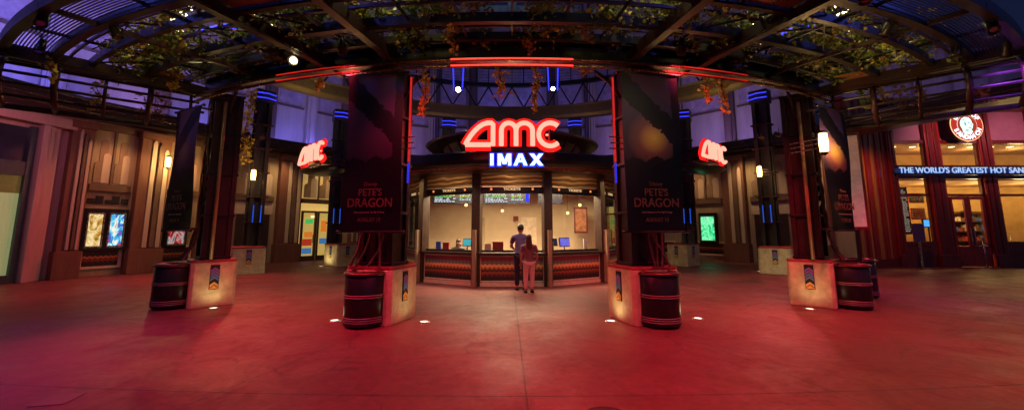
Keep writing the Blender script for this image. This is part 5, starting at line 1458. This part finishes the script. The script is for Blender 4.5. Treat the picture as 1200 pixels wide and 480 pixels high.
def person(label, loc, rz, h, pose, mt_top, mt_leg, mt_hair, long_hair=False, sleeves=.5):
    """faces -y locally; pose: dict of joints in units of height"""
    t = thing('person', label, 'person', loc, rz)
    J = {k: Vector(v) * h for k, v in pose.items()}
    V, E_, Rr = [], [], []
    def add(p, r, par=None):
        V.append(p); Rr.append(r if isinstance(r, tuple) else r * h); i = len(V) - 1
        if isinstance(r, tuple): Rr[-1] = (r[0] * h, r[1] * h)
        if par is not None: E_.append((par, i))
        return i
    pel = add(J['pelvis'], (.085, .06)); w = add(J['waist'], (.075, .052), pel); ch = add(J['chest'], (.075, .048), w); nk = add(J['neck'], .032, ch); h1 = add(J['head'] + Vector((0, 0, -.035 * h)), .045, nk); h2 = add(J['head'] + Vector((0, 0, .022 * h)), .06, h1)
    hand_rings = []
    for s in ('l', 'r'):
        hp = add(J['hip_' + s], .058, pel); kn = add(J['knee_' + s], .036, hp); an = add(J['ankle_' + s], .024, kn); he = add(J['ankle_' + s] + Vector((0, -.02 * h, -.022 * h)), .024, an); add(J['ankle_' + s] + Vector((0, -.1 * h, -.032 * h)), .019, he)
        sh = add(J['sho_' + s], .03, ch); el = add(J['elb_' + s], .026, sh); wr = add(J['wri_' + s], .017, el)
        d = (J['wri_' + s] - J['elb_' + s]).normalized(); side = d.cross(Vector((0, 0, 1)) if abs(d.z) < .8 else Vector((0, 1, 0))).normalized()
        pm = add(J['wri_' + s] + d * .045 * h, (.022, .012), wr)
        for q, ln in ((-1.2, .036), (-.4, .043), (.4, .041), (1.2, .033)):
            a = add(J['wri_' + s] + d * .062 * h + side * q * .0095 * h, .0052, pm); b_ = add(J['wri_' + s] + d * (.062 + ln * .55) * h + side * q * .011 * h + Vector((0, 0, -.004 * h)), .0048, a); add(J['wri_' + s] + d * (.062 + ln) * h + side * q * .011 * h + Vector((0, 0, -.012 * h)), .004, b_)
        a = add(J['wri_' + s] + d * .03 * h + side * .026 * h, .006, wr); add(J['wri_' + s] + d * .055 * h + side * .034 * h, .005, a)
    # nose
    add(J['head'] + Vector((0, -.062 * h, -.004 * h)), .009, h2)
    for s_ in (-1, 1): add(J['head'] + Vector((s_ * .062 * h, 0, 0)), .009, h2)
    skin_mesh('body', V, E_, Rr, skin, 0, t)
    # eyes and mouth
    b = MB()
    for s_ in (-1, 1): b.lathe([(0, .008 * h), (.007 * h, 0), (0, -.008 * h)], 8, tuple(J['head'] + Vector((s_ * .022 * h, -.055 * h, .008 * h))))
    b.box(tuple(J['head'] + Vector((0, -.052 * h, -.03 * h))), (.03 * h, .006 * h, .005 * h)); b.build('face_detail', hair, t)
    # trousers
    V, E_, Rr = [], [], []
    pel = add(J['pelvis'] + Vector((0, 0, .012 * h)), (.093, .07)); 
    for s in ('l', 'r'):
        hp = add(J['hip_' + s], .068, pel); kn = add(J['knee_' + s], .047, hp); add(J['ankle_' + s] + Vector((0, 0, .01 * h)), .038, kn)
    skin_mesh('trousers', V, E_, Rr, mt_leg, 0, t)
    V, E_, Rr = [], [], []
    w = add(J['waist'], (.094, .072)); add(J['pelvis'] + Vector((0, 0, .012 * h)), (.1, .08), w); ch = add(J['chest'] + Vector((0, 0, -.01 * h)), (.115, .08), w); up_ = add(J['chest'].lerp(J['neck'], .62), (.095, .066), ch); add(J['neck'] + Vector((0, 0, .0)), .045, up_)
    for s in ('l', 'r'):
        sh = add(J['sho_' + s], .05, up_); add(J['sho_' + s].lerp(J['elb_' + s], .75 if sleeves < .8 else 1), .038, sh)
    skin_mesh('shirt', V, E_, Rr, mt_top, 0, t)
    b = MB(); b.X = Matrix.Translation(J['head'] + Vector((0, .012 * h, .018 * h))) @ Matrix.Rotation(R(-18), 4, 'X') @ Matrix.Diagonal((.052 * h, .064 * h, .062 * h, 1))
    b.lathe([(0, 1)] + [(math.sin(PI * i / 12), math.cos(PI * i / 12)) for i in range(1, 8)] + [(.8, -.35), (0, -.3)], 20); hr = b.build('hair', mt_hair, t, True)
    if long_hair:
        V, E_, Rr = [], [], []
        b_ = add(J['head'] + Vector((0, .02 * h, .02 * h)), .056)
        c = add(J['head'] + Vector((0, .04 * h, -.06 * h)), (.058, .036), b_); d = add(J['head'] + Vector((0, .052 * h, -.14 * h)), (.062, .03), c); add(J['head'] + Vector((0, .055 * h, -.22 * h)), (.035, .016), d)
        skin_mesh('long_hair', V, E_, Rr, mt_hair, 0, t)
    b = MB()
    for s in ('l', 'r'):
        q = J['ankle_' + s]; b.X = Matrix.Translation(q + Vector((0, -.035 * h, -.026 * h))) @ Matrix.Diagonal((.034 * h, .085 * h, .024 * h, 1))
        b.lathe([(0, -.8), (.9, -.8), (1, -.2), (.85, .5), (.4, 1.1), (0, 1.2)], 16)
    b.build('shoe', black, t, True)
    return t


stand = dict(pelvis=(0, 0, .53), waist=(0, .0, .62), chest=(0, 0, .74), neck=(0, 0, .845), head=(0, -.01, .93), hip_l=(.05, 0, .5), hip_r=(-.05, 0, .5), knee_l=(.055, -.005, .28), knee_r=(-.055, .0, .28), ankle_l=(.058, .01, .045), ankle_r=(-.06, .0, .045),
             sho_l=(.11, 0, .8), sho_r=(-.11, 0, .8), elb_l=(.14, .02, .64), elb_r=(-.14, .02, .64), wri_l=(.135, -.04, .5), wri_r=(-.135, -.04, .5))
lean = dict(stand); lean.update(waist=(0, -.01, .62), chest=(0, -.035, .74), neck=(0, -.06, .84), head=(0, -.085, .92), sho_l=(.11, -.045, .795), sho_r=(-.11, -.045, .795), elb_l=(.15, -.1, .65), elb_r=(-.15, -.1, .65), wri_l=(.09, -.22, .6), wri_r=(-.09, -.22, .6))
x, y = G(610, 337)
person('tall man in a violet shirt and dark trousers leaning to the ticket window', (x, 11.55, 0), PI, 1.8, lean, shirt, denim, hair)
x, y = G(620, 342.5)
person('shorter person with long brown hair and pale rose trousers, behind the man', (x, y, 0), PI + R(8), 1.5, stand, rosetop, rose, hairb, True)
clerk = dict(stand)
x, z = H(537, 290, 13.6)
person('dark haired clerk in black seated behind the left ticket window', (-1.78, 13.75, -.28), R(12), 1.62, lean, black, denim, hair, True)

# ------------------------------------------------------------------ world, camera, render
wd = bpy.data.worlds.new('World'); S.world = wd; wd.use_nodes = True; nt = wd.node_tree; nt.nodes.clear()
sk = nt.nodes.new('ShaderNodeTexSky'); sk.sky_type = 'NISHITA'; sk.sun_disc = False; sk.sun_elevation = R(-4); sk.sun_rotation = R(150); sk.ozone_density = 3
bg = nt.nodes.new('ShaderNodeBackground'); bg.inputs[1].default_value = 1.6; ow = nt.nodes.new('ShaderNodeOutputWorld')
nt.links.new(sk.outputs[0], bg.inputs[0]); nt.links.new(bg.outputs[0], ow.inputs[0])
sl = bpy.data.lights.new('afterglow_sun', 'SUN'); sl.energy = .02; sl.angle = R(10); sl.color = (.5, .55, 1)
so = bpy.data.objects.new('afterglow_sun', sl); COL.objects.link(so); so.rotation_euler = (R(60), 0, R(150)); so.location = (0, -5, 30)

cam = bpy.data.cameras.new('camera'); co = bpy.data.objects.new('camera', cam); COL.objects.link(co)
cam.sensor_fit = 'HORIZONTAL'; cam.sensor_width = 36; cam.lens = F / 1200 * 36; cam.shift_y = (CY - 240) / 1200; cam.clip_end = 2000; cam.clip_start = .05
co.location = (0, 0, EYE); co.rotation_euler = (PI / 2 + TH, 0, 0); S.camera = co
S.view_settings.view_transform = 'Standard'; S.view_settings.look = 'None'; S.view_settings.exposure = 0; S.view_settings.gamma = 1
S.render.engine = 'CYCLES'; S.cycles.use_denoising = True; S.cycles.max_bounces = 6; S.cycles.transparent_max_bounces = 12
S.cycles.sample_clamp_indirect = 4; S.cycles.caustics_reflective = False; S.cycles.caustics_refractive = False
